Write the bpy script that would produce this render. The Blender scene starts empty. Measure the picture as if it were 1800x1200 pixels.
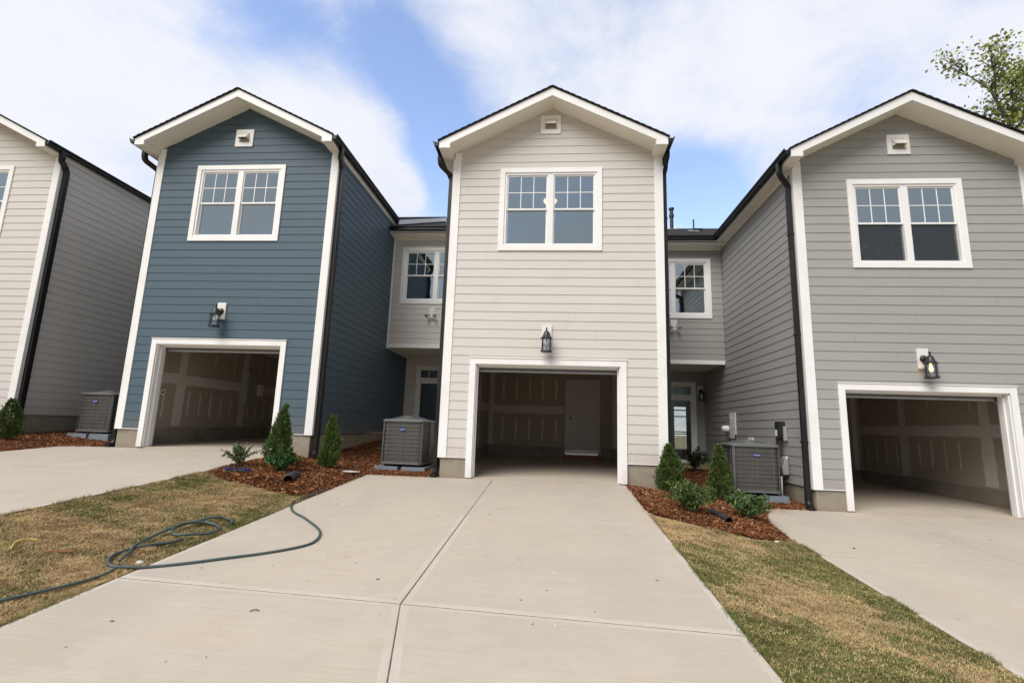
import bpy, math, random
import numpy as np
from mathutils import Vector, Matrix
random.seed(7); rng = np.random.default_rng(7)
SC = bpy.context.scene; COL = SC.collection

# ------------------------------------------------------------------ camera
cam = bpy.data.cameras.new("camera"); co = bpy.data.objects.new("camera", cam); COL.objects.link(co)
cam.sensor_fit = 'HORIZONTAL'; cam.sensor_width = 36.0; cam.lens = 878.18/1800*36; cam.clip_end = 2000
def cam_basis(yaw, pitch, roll):
    y, p, r = [math.radians(a) for a in (yaw, pitch, roll)]
    f = Vector((-math.sin(y)*math.cos(p), math.cos(y)*math.cos(p), math.sin(p)))
    rt = Vector((math.cos(y), math.sin(y), 0)); up = rt.cross(f)
    return math.cos(r)*rt+math.sin(r)*up, -math.sin(r)*rt+math.cos(r)*up, f
r_, u_, f_ = cam_basis(5.06, 9.8, 1.858)
M = Matrix((r_, u_, -f_)).transposed().to_4x4(); M.translation = Vector((1.664, -9.641, 0.967))
co.matrix_world = M; SC.camera = co
SC.view_settings.view_transform = 'Standard'; SC.view_settings.look = 'None'; SC.view_settings.gamma = 1
SC.view_settings.exposure = EXPO = 0.42
SC.cycles.max_bounces = 8; SC.cycles.diffuse_bounces = 5; SC.cycles.transparent_max_bounces = 16

# ------------------------------------------------------------------ sky and sun
SUN_EL, SUN_AZ = 47.0, 211.0      # compass azimuth, y = north
wd = bpy.data.worlds.new("World"); SC.world = wd; wd.use_nodes = True
nt = wd.node_tree; nt.nodes.clear()
def N(t, ty, **kw):
    n = t.nodes.new(ty)
    for k, v in kw.items(): setattr(n, k, v)
    return n
def mth(t, op, a, b=None, c=None, clamp=False):
    n = N(t, 'ShaderNodeMath', operation=op, use_clamp=clamp)
    for i, x in enumerate((a, b, c)):
        if x is None: continue
        if isinstance(x, (int, float)): n.inputs[i].default_value = x
        else: t.links.new(x, n.inputs[i])
    return n.outputs[0]
def maprange(t, x, a, b, c=0., d=1., smooth=True):
    n = N(t, 'ShaderNodeMapRange', interpolation_type='SMOOTHSTEP' if smooth else 'LINEAR')
    for i, v in enumerate((x, a, b, c, d)):
        if isinstance(v, (int, float)): n.inputs[i].default_value = v
        else: t.links.new(v, n.inputs[i])
    return n.outputs[0]
def mixc(t, f, a, b, blend='MIX'):
    n = N(t, 'ShaderNodeMix', data_type='RGBA', blend_type=blend)
    for i, x in ((0, f), (6, a), (7, b)):
        if isinstance(x, (int, float)): n.inputs[i].default_value = x
        elif isinstance(x, (tuple, list)): n.inputs[i].default_value = (*x[:3], 1)
        else: t.links.new(x, n.inputs[i])
    return n.outputs[2]
sky = N(nt, 'ShaderNodeTexSky', sky_type='NISHITA', sun_disc=False)
sky.sun_elevation = math.radians(SUN_EL); sky.sun_rotation = math.radians(SUN_AZ)
sky.air_density = 1.0; sky.dust_density = 0.3; sky.ozone_density = 2.0
tc = N(nt, 'ShaderNodeTexCoord'); D = tc.outputs['Generated']
sp = N(nt, 'ShaderNodeSeparateXYZ'); nt.links.new(D, sp.inputs[0])
den = mth(nt, 'ADD', mth(nt, 'MAXIMUM', sp.outputs[2], 0.0), 0.35)
cb = N(nt, 'ShaderNodeCombineXYZ')
nt.links.new(mth(nt, 'DIVIDE', sp.outputs[0], den), cb.inputs[0]); nt.links.new(mth(nt, 'DIVIDE', sp.outputs[1], den), cb.inputs[1])
def wnoise(vec, scale, detail, rough, off, dist=0.0):
    mp = N(nt, 'ShaderNodeMapping'); mp.inputs['Location'].default_value = off; nt.links.new(vec, mp.inputs[0])
    n = N(nt, 'ShaderNodeTexNoise'); n.inputs['Scale'].default_value = scale; n.inputs['Detail'].default_value = detail
    n.inputs['Roughness'].default_value = rough; n.inputs['Distortion'].default_value = dist
    nt.links.new(mp.outputs[0], n.inputs['Vector']); return n.outputs['Fac']
n1 = wnoise(cb.outputs[0], 2.3, 9, 0.58, (3.1, 1.7, 0), 0.35)
n2 = wnoise(cb.outputs[0], 5.5, 12, 0.70, (8.4, 2.7, 0), .45)
n3 = wnoise(cb.outputs[0], 1.1, 5, 0.5, (5.0, 9.0, 0), 0.2)
# breaks in the cloud deck: unit direction, sharpness, depth
GAPS = [((-.290, .700, .652), 380, .44), ((-.262, .745, .614), 380, .50), ((-.40, .67, .625), 420, .34), ((-.50, .62, .60), 300, .28), ((-.225, .800, .556), 300, .60), ((-.205, .840, .50), 330, .60), ((-.205, .872, .444), 420, .70), ((-.16, .885, .43), 420, .65),
        ((.250, .866, .430), 330, .85), ((.285, .872, .395), 500, .6), ((.205, .858, .47), 520, .5), ((-.444, .637, .63), 600, .45), ((-.60, .50, .62), 300, .3), ((.12, .70, .70), 300, .18), ((-.75, .40, .52), 200, .25)]
bias = None
for d, k, w in GAPS:
    v = Vector(d).normalized()
    dt = N(nt, 'ShaderNodeVectorMath', operation='DOT_PRODUCT'); nt.links.new(D, dt.inputs[0]); dt.inputs[1].default_value = v
    e = mth(nt, 'MULTIPLY', mth(nt, 'EXPONENT', mth(nt, 'MULTIPLY', mth(nt, 'SUBTRACT', dt.outputs['Value'], 1.0), float(k))), w)
    bias = e if bias is None else mth(nt, 'ADD', bias, e)
# a brighter puff in the middle break
pf = None
for d, k, w in [((-.275, .858, .434), 1100, .70), ((-.33, .83, .45), 500, .45), ((-.31, .79, .52), 600, .35)]:
    dt = N(nt, 'ShaderNodeVectorMath', operation='DOT_PRODUCT'); nt.links.new(D, dt.inputs[0]); dt.inputs[1].default_value = Vector(d).normalized()
    e = mth(nt, 'MULTIPLY', mth(nt, 'EXPONENT', mth(nt, 'MULTIPLY', mth(nt, 'SUBTRACT', dt.outputs['Value'], 1.0), float(k))), w)
    pf = e if pf is None else mth(nt, 'ADD', pf, e)
cover = mth(nt, 'ADD', mth(nt, 'MULTIPLY', n1, 1.35), mth(nt, 'MULTIPLY', n2, 1.15))
cover = mth(nt, 'ADD', mth(nt, 'SUBTRACT', cover, mth(nt, 'MULTIPLY', bias, 1.25)), pf)
cfac = maprange(nt, cover, .28, 1.42)
tone = mth(nt, 'ADD', mth(nt, 'MULTIPLY', n3, .75), mth(nt, 'MULTIPLY', n2, .35))
CW = (7.9, 8.05, 8.6); CG = (6.3, 6.9, 8.3)
cloud = mixc(nt, maprange(nt, mth(nt, 'ADD', mth(nt, 'MULTIPLY', tone, .6), mth(nt, 'MULTIPLY', n1, .4)), .36, .60), CG, CW)
skyc = mixc(nt, 1.0, sky.outputs[0], (3.3, 2.9, 2.8), 'MULTIPLY')
skyout = mixc(nt, cfac, skyc, cloud)
thick = maprange(nt, sp.outputs[1], -.35, .42, .58, 1.0)      # sky dimmed behind the viewer, added to keep the side walls darker
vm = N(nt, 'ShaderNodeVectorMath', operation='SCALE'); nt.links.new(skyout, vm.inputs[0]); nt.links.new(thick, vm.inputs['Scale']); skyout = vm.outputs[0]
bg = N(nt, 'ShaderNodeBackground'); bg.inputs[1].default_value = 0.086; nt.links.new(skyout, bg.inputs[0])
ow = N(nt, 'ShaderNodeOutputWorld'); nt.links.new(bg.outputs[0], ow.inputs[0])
sl = bpy.data.lights.new("sun", 'SUN'); so = bpy.data.objects.new("sun", sl); COL.objects.link(so)
sl.energy = 2.75; sl.angle = math.radians(44); sl.color = (1.0, .965, .91)
az, el = math.radians(SUN_AZ), math.radians(SUN_EL)
sd = Vector((math.sin(az)*math.cos(el), math.cos(az)*math.cos(el), math.sin(el)))
so.rotation_euler = sd.to_track_quat('Z', 'Y').to_euler()

# ------------------------------------------------------------------ materials
def pmat(name, color, rough=.6, noise=None, bump=None, metal=0., spec=.5, attr=None, emis=None, coat=0., splash=None):
    """noise: list of (scale xyz, detail, colour to mix, lo, hi, strength); bump: (scale xyz, strength, distance)"""
    m = bpy.data.materials.new(name); m.use_nodes = True; t = m.node_tree; b = t.nodes['Principled BSDF']
    b.inputs['Roughness'].default_value = rough; b.inputs['Metallic'].default_value = metal
    b.inputs['Specular IOR Level'].default_value = spec; b.inputs['Coat Weight'].default_value = coat
    tc = N(t, 'ShaderNodeTexCoord')
    cur = tuple(color)
    if attr:
        a = N(t, 'ShaderNodeAttribute', attribute_name=attr); cur = a.outputs['Color']
    def ns(scale, det, rgh=.55):
        mp = N(t, 'ShaderNodeMapping'); mp.inputs['Scale'].default_value = scale; t.links.new(tc.outputs['Object'], mp.inputs[0])
        n = N(t, 'ShaderNodeTexNoise'); n.inputs['Scale'].default_value = 1; n.inputs['Detail'].default_value = det; n.inputs['Roughness'].default_value = rgh
        t.links.new(mp.outputs[0], n.inputs['Vector']); return n.outputs['Fac']
    for (sc, det, c2, lo, hi, st) in (noise or []):
        f = mth(t, 'MULTIPLY', maprange(t, ns(sc, det), lo, hi), st)
        cur = mixc(t, f, cur, c2)
    if splash:
        z0, z1, c2, st = splash; sp = N(t, 'ShaderNodeSeparateXYZ'); t.links.new(tc.outputs['Object'], sp.inputs[0])
        h = mth(t, 'ADD', sp.outputs[2], mth(t, 'MULTIPLY', mth(t, 'SUBTRACT', ns((2.2, 2.2, 1.2), 6, .7), .5), 1.1*(z1-z0)))
        cur = mixc(t, mth(t, 'MULTIPLY', mth(t, 'MULTIPLY', maprange(t, h, z1, z0), maprange(t, ns((38, 38, 30), 3), .38, .62, .35, 1.)), st), cur, c2)
    if isinstance(cur, tuple): b.inputs['Base Color'].default_value = (*cur[:3], 1)
    else: t.links.new(cur, b.inputs['Base Color'])
    if bump:
        bl = bump if isinstance(bump, list) else [bump]; prev = None
        for sc, st, ds in bl:
            bn = N(t, 'ShaderNodeBump'); bn.inputs['Strength'].default_value = st; bn.inputs['Distance'].default_value = ds
            t.links.new(ns(sc, 5), bn.inputs['Height'])
            if prev is not None: t.links.new(prev, bn.inputs['Normal'])
            prev = bn.outputs[0]
        t.links.new(prev, b.inputs['Normal'])
    if emis: b.inputs['Emission Color'].default_value = (*emis[0], 1); b.inputs['Emission Strength'].default_value = emis[1]
    return m
def mul(c, k): return tuple(min(1, x*k) for x in c)
def siding_mat(name, c):
    return pmat(name, c, .62, noise=[((.7, .7, .9), 4, mul(c, .94), .35, .7, .8), ((1.6, 1.6, 45), 3, mul(c, .93), .4, .7, .7), ((60, 60, 60), 2, mul(c, 1.06), .5, .7, .5), ((.35, .35, 5.6), 1, mul(c, .96), .45, .6, .6)],
                bump=[((2.5, 2.5, 110), .35, .002), ((1.2, 1.2, 2.5), .25, .012)], splash=(.36, .85, (.27, .19, .12), .26))
MT = {}
MT['beige'] = siding_mat('beige_siding', (.605, .57, .53))
MT['blue'] = siding_mat('blue_siding', (.058, .097, .127))
MT['gray'] = siding_mat('gray_siding', (.335, .33, .315))
MT['trim'] = pmat('white_trim', (.82, .815, .80), .5, noise=[((1.3, 1.3, 1.3), 4, (.72, .70, .66), .45, .75, .7), ((30, 30, 30), 2, (.74, .72, .69), .5, .8, .5)], bump=((14, 14, 60), .12, .001), splash=(-.02, .45, (.42, .32, .23), .35))
MT['soffit'] = pmat('soffit_paint', (.82, .785, .71), .55, noise=[((1.1, 1.1, 1.1), 4, (.72, .68, .59), .45, .75, .6)], bump=((14, 50, 14), .12, .001))
MT['vinyl'] = pmat('white_vinyl', (.80, .795, .78), .32, noise=[((3, 3, 3), 3, (.75, .74, .71), .45, .75, .5)])
MT['black'] = pmat('black_metal', (.010, .0095, .0095), .42, spec=.3, noise=[((6, 6, 1.5), 4, (.026, .023, .021), .5, .8, .5)])
MT['found'] = pmat('foundation_concrete', (.285, .25, .195), .85, noise=[((3, 3, 4), 6, (.20, .175, .135), .4, .7, .8), ((.9, .9, 1.4), 3, (.33, .29, .22), .45, .7, .6), ((30, 30, 30), 3, (.16, .14, .11), .6, .75, .5)], bump=((30, 30, 30), .3, .004), splash=(-.3, .30, (.25, .14, .075), .5))
MT['conc'] = pmat('driveway_concrete', (.475, .415, .335), .82,
   noise=[((.55, .45, 1), 5, (.40, .36, .315), .38, .66, .8), ((1.9, 1.3, 1), 7, (.50, .435, .36), .42, .7, .7), ((5, 7, 1), 7, (.43, .37, .30), .45, .70, .55), ((.8, 1.3, 1), 4, (.48, .385, .27), .56, .76, .4),
          ((90, 60, 1), 3, (.40, .345, .28), .52, .74, .45), ((3, 40, 1), 5, (.50, .43, .35), .45, .7, .4), ((26, 26, 1), 2, (.30, .25, .19), .735, .80, .6), ((1.3, 190, 1), 4, (.37, .325, .265), .42, .72, .55), ((.9, .7, 1), 8, (.41, .355, .29), .555, .60, .22), ((2.3, 2.6, 1), 9, (.52, .465, .385), .60, .66, .14)],
   bump=[((60, 40, 60), .25, .003), ((4, 6, 4), .2, .006)])
MT['tool'] = pmat('tooled_concrete', (.50, .45, .385), .7, noise=[((2, 2, 1), 6, (.47, .41, .34), .4, .7, .8), ((25, 25, 1), 4, (.44, .38, .31), .5, .75, .6)], bump=((40, 40, 40), .15, .002))
MT['joint'] = pmat('joint_dirt', (.20, .175, .14), .95, noise=[((9, 9, 9), 5, (.33, .28, .22), .42, .6, .9)])
MT['floor'] = pmat('garage_floor', (.50, .43, .345), .7, noise=[((.8, .8, 1), 5, (.42, .36, .29), .4, .7, .8), ((5, 5, 1), 5, (.55, .47, .38), .45, .7, .6)])
MT['shingle'] = None
MT['drywall'] = pmat('drywall_paper', (.42, .36, .285), .9, noise=[((.5, .5, .5), 3, (.36, .30, .235), .4, .7, .7)])
MT['mud'] = pmat('drywall_joint_compound', (.62, .585, .53), .9, noise=[((5, 5, 5), 4, (.56, .52, .46), .4, .7, .7)])
MT['dark'] = pmat('dark_void', (.02, .02, .02), .9)
MT['room'] = pmat('room_paint', (.42, .415, .40), .8)
MT['doorpaint'] = pmat('door_paint', (.60, .565, .52), .5)
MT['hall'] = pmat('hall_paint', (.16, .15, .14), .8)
MT['acgrey'] = pmat('ac_cabinet', (.135, .137, .137), .42, noise=[((5, 5, 5), 3, (.105, .107, .107), .45, .7, .6)])
MT['acwire'] = pmat('ac_wire', (.165, .165, .155), .45)
MT['pad'] = pmat('equipment_pad', (.155, .18, .205), .8, noise=[((15, 15, 15), 4, (.11, .13, .15), .4, .7, .8)], bump=((60, 60, 60), .4, .004))
MT['badge'] = pmat('badge_blue', (.03, .045, .30), .3)
MT['white'] = pmat('white_plastic', (.78, .78, .76), .4)
MT['metal'] = pmat('grey_metal', (.42, .43, .42), .4, metal=.4, noise=[((8, 8, 8), 3, (.33, .34, .33), .45, .7, .6)])
MT['lantern'] = pmat('lantern_black', (.018, .018, .019), .35, noise=[((40, 40, 40), 3, (.06, .058, .055), .55, .75, .6)])
MT['rubber'] = pmat('hose_rubber', (.045, .075, .078), .42, noise=[((12, 12, 12), 3, (.09, .11, .10), .5, .75, .6)])
MT['pipe'] = pmat('drain_pipe_plastic', (.018, .018, .02), .45, noise=[((6, 6, 6), 4, (.07, .055, .045), .5, .75, .7)])
MT['leaf'] = pmat('leaf', (.05, .09, .02), .55, attr='tint', spec=.3)
MT['stuffcol'] = pmat('ground_litter', (.2, .1, .05), .9, attr='tint', spec=.2)
MT['bark'] = pmat('bark', (.13, .10, .08), .9, noise=[((6, 6, 2), 4, (.08, .065, .055), .4, .7, .8)])
MT['yellow'] = pmat('yellow_plastic', (.42, .36, .07), .5)
MT['wood'] = pmat('red_cedar', (.32, .12, .05), .7, noise=[((30, 4, 4), 4, (.22, .08, .035), .4, .7, .8)])
MT['stone'] = pmat('pale_stone', (.62, .59, .55), .85, noise=[((20, 20, 20), 3, (.45, .42, .38), .4, .7, .8)])
MT['glow'] = pmat('lamp_glow', (.9, .7, .4), .5, emis=((1.0, .60, .22), 3.2))
MT['glow2'] = pmat('ceiling_lamp_glow', (.9, .7, .5), .5, emis=((1.0, .66, .34), 2.2))
MT['bulb'] = pmat('unlit_bulb', (.82, .82, .84), .2)
MT['siltan'] = pmat('orange_silt', (.50, .26, .11), .95)
MT['asphalt'] = pmat('asphalt', (.06, .06, .06), .9, noise=[((40, 40, 1), 3, (.10, .10, .10), .5, .7, .6)])
def shingle():
    m = bpy.data.materials.new('shingles'); m.use_nodes = True; t = m.node_tree; b = t.nodes['Principled BSDF']
    b.inputs['Roughness'].default_value = 1; b.inputs['Specular IOR Level'].default_value = .04
    tc = N(t, 'ShaderNodeTexCoord'); mp = N(t, 'ShaderNodeMapping'); t.links.new(tc.outputs['Object'], mp.inputs[0])
    br = N(t, 'ShaderNodeTexBrick'); br.inputs['Scale'].default_value = 1; br.inputs['Brick Width'].default_value = .3; br.inputs['Row Height'].default_value = .13
    br.inputs['Mortar Size'].default_value = .006; br.inputs['Color1'].default_value = (.017, .0165, .018, 1); br.inputs['Color2'].default_value = (.045, .042, .042, 1); br.inputs['Mortar'].default_value = (.012, .012, .012, 1)
    t.links.new(mp.outputs[0], br.inputs['Vector'])
    n = N(t, 'ShaderNodeTexNoise'); n.inputs['Scale'].default_value = 60; t.links.new(tc.outputs['Object'], n.inputs['Vector'])
    c = mixc(t, maprange(t, n.outputs['Fac'], .45, .7, 0, .5), br.outputs[0], (.09, .085, .085)); t.links.new(c, b.inputs['Base Color'])
    return m
MT['shingle'] = shingle()
def finmat():
    m = bpy.data.materials.new('ac_coil_fins'); m.use_nodes = True; t = m.node_tree; b = t.nodes['Principled BSDF']
    b.inputs['Roughness'].default_value = .45; b.inputs['Metallic'].default_value = .3
    tc = N(t, 'ShaderNodeTexCoord'); sp = N(t, 'ShaderNodeSeparateXYZ'); t.links.new(tc.outputs['Object'], sp.inputs[0])
    s = mth(t, 'ADD', sp.outputs[0], sp.outputs[1]); w = mth(t, 'ABSOLUTE', mth(t, 'SINE', mth(t, 'MULTIPLY', s, 190.0)))
    n = N(t, 'ShaderNodeTexNoise'); n.inputs['Scale'].default_value = 5; t.links.new(tc.outputs['Object'], n.inputs['Vector'])
    c = mixc(t, w, (.04, .039, .036), (.115, .108, .096)); c = mixc(t, maprange(t, n.outputs['Fac'], .4, .7, 0, .4), c, (.05, .047, .043)); t.links.new(c, b.inputs['Base Color'])
    return m
MT['fins'] = finmat()
def glass(name, tint, refl, rough=0.0):
    m = bpy.data.materials.new(name); m.use_nodes = True; t = m.node_tree; t.nodes.clear()
    o = N(t, 'ShaderNodeOutputMaterial'); tr = N(t, 'ShaderNodeBsdfTransparent'); tr.inputs[0].default_value = (*tint, 1)
    g = N(t, 'ShaderNodeBsdfGlossy'); g.inputs['Roughness'].default_value = rough; g.inputs[0].default_value = (.80, .94, 1.0, 1)
    fr = N(t, 'ShaderNodeFresnel'); fr.inputs[0].default_value = 1.45
    tc = N(t, 'ShaderNodeTexCoord'); n = N(t, 'ShaderNodeTexNoise'); n.inputs['Scale'].default_value = 1.6; n.inputs['Detail'].default_value = 2
    t.links.new(tc.outputs['Object'], n.inputs['Vector'])
    bn = N(t, 'ShaderNodeBump'); bn.inputs['Strength'].default_value = .14; bn.inputs['Distance'].default_value = .02
    t.links.new(n.outputs['Fac'], bn.inputs['Height']); t.links.new(bn.outputs[0], g.inputs['Normal'])
    f = mth(t, 'ADD', mth(t, 'MULTIPLY', fr.outputs[0], 1.0), refl, clamp=True)
    mx = N(t, 'ShaderNodeMixShader'); t.links.new(f, mx.inputs[0]); t.links.new(tr.outputs[0], mx.inputs[1]); t.links.new(g.outputs[0], mx.inputs[2])
    t.links.new(mx.outputs[0], o.inputs[0]); return m
MT['glass'] = glass('window_glass', (.58, .70, .70), .44)
MT['glasslow'] = glass('door_glass', (.55, .6, .58), .16)
MT['clear'] = glass('lantern_glass', (.90, .92, .93), .04)
MT['screen'] = None
def screenmat():
    m = bpy.data.materials.new('insect_screen'); m.use_nodes = True; t = m.node_tree; t.nodes.clear()
    o = N(t, 'ShaderNodeOutputMaterial'); tr = N(t, 'ShaderNodeBsdfTransparent'); d = N(t, 'ShaderNodeBsdfDiffuse'); d.inputs[0].default_value = (.035, .036, .038, 1)
    mx = N(t, 'ShaderNodeMixShader'); tc = N(t, 'ShaderNodeTexCoord'); n = N(t, 'ShaderNodeTexNoise'); n.inputs['Scale'].default_value = 2.2; n.inputs['Distortion'].default_value = 2.5; n.inputs['Detail'].default_value = 1
    t.links.new(tc.outputs['Object'], n.inputs['Vector'])
    w = mth(t, 'ABSOLUTE', mth(t, 'SINE', mth(t, 'MULTIPLY', n.outputs['Fac'], 60.0)))
    t.links.new(mth(t, 'SUBTRACT', .76, mth(t, 'MULTIPLY', w, .22)), mx.inputs[0]); t.links.new(tr.outputs[0], mx.inputs[1]); t.links.new(d.outputs[0], mx.inputs[2]); t.links.new(mx.outputs[0], o.inputs[0])
    return m
MT['screen'] = screenmat()

# ------------------------------------------------------------------ mesh helpers
class MB:
    def __init__(s): s.v = []; s.f = []; s.m = []; s.mi = 0
    def poly(s, pts):
        b = len(s.v); s.v += [tuple(p) for p in pts]; s.f.append(tuple(range(b, b+len(pts)))); s.m.append(s.mi)
    def box(s, x0, x1, y0, y1, z0, z1):
        b = len(s.v)
        s.v += [(x, y, z) for z in (z0, z1) for y in (y0, y1) for x in (x0, x1)]
        for q in ((0, 2, 3, 1), (4, 5, 7, 6), (0, 1, 5, 4), (2, 6, 7, 3), (0, 4, 6, 2), (1, 3, 7, 5)): s.f.append(tuple(b+i for i in q)); s.m.append(s.mi)
    def prism(s, pts, vec):      # pts planar polygon, extruded by vec
        n = len(pts); b = len(s.v); vec = Vector(vec)
        s.v += [tuple(p) for p in pts] + [tuple(Vector(p)+vec) for p in pts]
        s.f.append(tuple(range(b+n-1, b-1, -1))); s.f.append(tuple(range(b+n, b+2*n))); s.m += [s.mi]*2
        for i in range(n):
            j = (i+1) % n; s.f.append((b+i, b+j, b+n+j, b+n+i)); s.m.append(s.mi)
    def bar(s, a, b_, w, h, up=(0, 0, 1)):
        a, b_ = Vector(a), Vector(b_); d = (b_-a).normalized(); r = d.cross(Vector(up))
        r = r.normalized() if r.length > 1e-5 else Vector((1, 0, 0)); u = r.cross(d)
        s.prism([a+r*w/2*i+u*h/2*j for i, j in ((-1, -1), (1, -1), (1, 1), (-1, 1))], b_-a)
    def tube(s, path, r, n=8, cap=True, prof=None, up=(0, 0, 1)):
        P = [Vector(p) for p in path]; rr = r if isinstance(r, (list, tuple)) else [r]*len(P); b = len(s.v)
        pr = prof or [(math.cos(2*math.pi*k/n), math.sin(2*math.pi*k/n)) for k in range(n)]; n = len(pr)
        ref = None
        for i, p in enumerate(P):
            d = (P[min(i+1, len(P)-1)]-P[max(i-1, 0)]).normalized()
            if ref is None:
                x = d.cross(Vector(up)); x = x if x.length > 1e-3 else d.cross(Vector((0, 1, 0)))
            else: x = ref - d*ref.dot(d)
            x.normalize(); ref = x; y = d.cross(x)
            s.v += [tuple(p+x*a*rr[i]+y*c*rr[i]) for a, c in pr]
        for i in range(len(P)-1):
            for k in range(n):
                l = (k+1) % n; s.f.append((b+i*n+k, b+i*n+l, b+(i+1)*n+l, b+(i+1)*n+k)); s.m.append(s.mi)
        if cap:
            s.f.append(tuple(b+k for k in range(n-1, -1, -1))); s.f.append(tuple(b+(len(P)-1)*n+k for k in range(n))); s.m += [s.mi]*2
    def lathe(s, prof, c=(0, 0, 0), n=16, axis='z'):
        b = len(s.v); 
        for r, z in prof:
            for k in range(n):
                a = 2*math.pi*k/n; p = (r*math.cos(a), r*math.sin(a), z)
                if axis == 'y': p = (p[0], p[2], p[1])
                if axis == 'x': p = (p[2], p[0], p[1])
                s.v.append((c[0]+p[0], c[1]+p[1], c[2]+p[2]))
        for i in range(len(prof)-1):
            for k in range(n):
                l = (k+1) % n; s.f.append((b+i*n+k, b+i*n+l, b+(i+1)*n+l, b+(i+1)*n+k)); s.m.append(s.mi)
    def build(s, name, mats, parent=None, smooth=False, bevel=0):
        me = bpy.data.meshes.new(name); me.from_pydata(s.v, [], s.f)
        mats = mats if isinstance(mats, (list, tuple)) else [mats]
        for m in mats: me.materials.append(MT[m] if isinstance(m, str) else m)
        if len(mats) > 1: me.polygons.foreach_set('material_index', s.m)
        if smooth: me.polygons.foreach_set('use_smooth', [True]*len(me.polygons))
        me.update(); o = bpy.data.objects.new(name, me); COL.objects.link(o)
        if parent: o.parent = parent
        if bevel:
            bv = o.modifiers.new('bevel', 'BEVEL'); bv.width = bevel; bv.segments = 2; bv.limit_method = 'ANGLE'; bv.angle_limit = .6
        return o
def tag(o, label=None, cat=None, group=None, kind=None):
    if label: o['label'] = label
    if cat: o['category'] = cat
    if group: o['group'] = group
    if kind: o['kind'] = kind
    return o
def thing(name, label, cat, loc=(0, 0, 0), rz=0, group=None):
    o = bpy.data.objects.new(name, None); o.empty_display_size = .2; COL.objects.link(o); o.location = loc; o.rotation_euler = (0, 0, rz)
    return tag(o, label, cat, group)
def copy_tree(o, parent=None):
    c = o.copy(); COL.objects.link(c)
    if parent: c.parent = parent
    for ch in list(o.children): copy_tree(ch, c)
    return c
def spline(pts, n=6):
    P = [Vector(p) for p in pts]; out = []
    for i in range(len(P)-1):
        p0 = P[max(i-1, 0)]; p1 = P[i]; p2 = P[i+1]; p3 = P[min(i+2, len(P)-1)]
        for k in range(n):
            t = k/n
            out.append(.5*((2*p1)+(p2-p0)*t+(2*p0-5*p1+4*p2-p3)*t*t+(3*p1-p0-3*p2+p3)*t**3))
    out.append(P[-1]); return out
def np_mesh(name, V, F, col, mat, parent=None, smooth=False):
    """V (n,3), F (m,k) equal size faces, col (n,3) vertex tint"""
    me = bpy.data.meshes.new(name); n, (m, k) = len(V), F.shape
    me.vertices.add(n); me.vertices.foreach_set('co', V.astype(np.float32).ravel())
    me.loops.add(m*k); me.loops.foreach_set('vertex_index', F.astype(np.int32).ravel())
    me.polygons.add(m); me.polygons.foreach_set('loop_start', np.arange(0, m*k, k, dtype=np.int32)); me.polygons.foreach_set('loop_total', np.full(m, k, dtype=np.int32))
    if smooth: me.polygons.foreach_set('use_smooth', np.ones(m, dtype=bool))
    me.update(calc_edges=True)
    if col is not None:
        a = me.color_attributes.new('tint', 'FLOAT_COLOR', 'POINT'); a.data.foreach_set('color', np.c_[col, np.ones(n)].astype(np.float32).ravel())
    me.materials.append(MT[mat]); me.validate()
    o = bpy.data.objects.new(name, me); COL.objects.link(o)
    if parent: o.parent = parent
    return o
_L = rng.random((256, 256))
def vnoise(x, y, s):
    x = np.asarray(x)*s+37.3; y = np.asarray(y)*s+91.7
    xi = np.floor(x).astype(int); yi = np.floor(y).astype(int); fx = x-xi; fy = y-yi; fx = fx*fx*(3-2*fx); fy = fy*fy*(3-2*fy)
    g = lambda a, b: _L[a % 256, b % 256]
    return (g(xi, yi)*(1-fx)+g(xi+1, yi)*fx)*(1-fy)+(g(xi, yi+1)*(1-fx)+g(xi+1, yi+1)*fx)*fy
def fbm(x, y, s): return (vnoise(x, y, s)*.5+vnoise(x, y, s*2.1)*.27+vnoise(x, y, s*4.3)*.15+vnoise(x, y, s*9)*.08)

# ------------------------------------------------------------------ terrain height
HX = [-60, -21.0, -17.7, -15.8, -10.8, -8.6, -3.7, -1.9, 3.0, 5.0, 9.9, 11.8, 16.7, 60]
HZ = [1.1, .78, .78, .48, .48, .29, .29, 0, 0, -.299, -.299, -.6, -.6, -1.2]
def H(x, y): return np.interp(x, HX, HZ)+.065*np.clip(y, -9.2, 6.5)
def inpoly(x, y, P):
    x = np.asarray(x); y = np.asarray(y); r = np.zeros(x.shape, bool); n = len(P)
    for i in range(n):
        x1, y1 = P[i]; x2, y2 = P[(i+1) % n]
        if y1 == y2: continue
        c = ((y1 > y) != (y2 > y)) & (x < (x2-x1)*(y-y1)/(y2-y1)+x1); r ^= c
    return r

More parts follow.
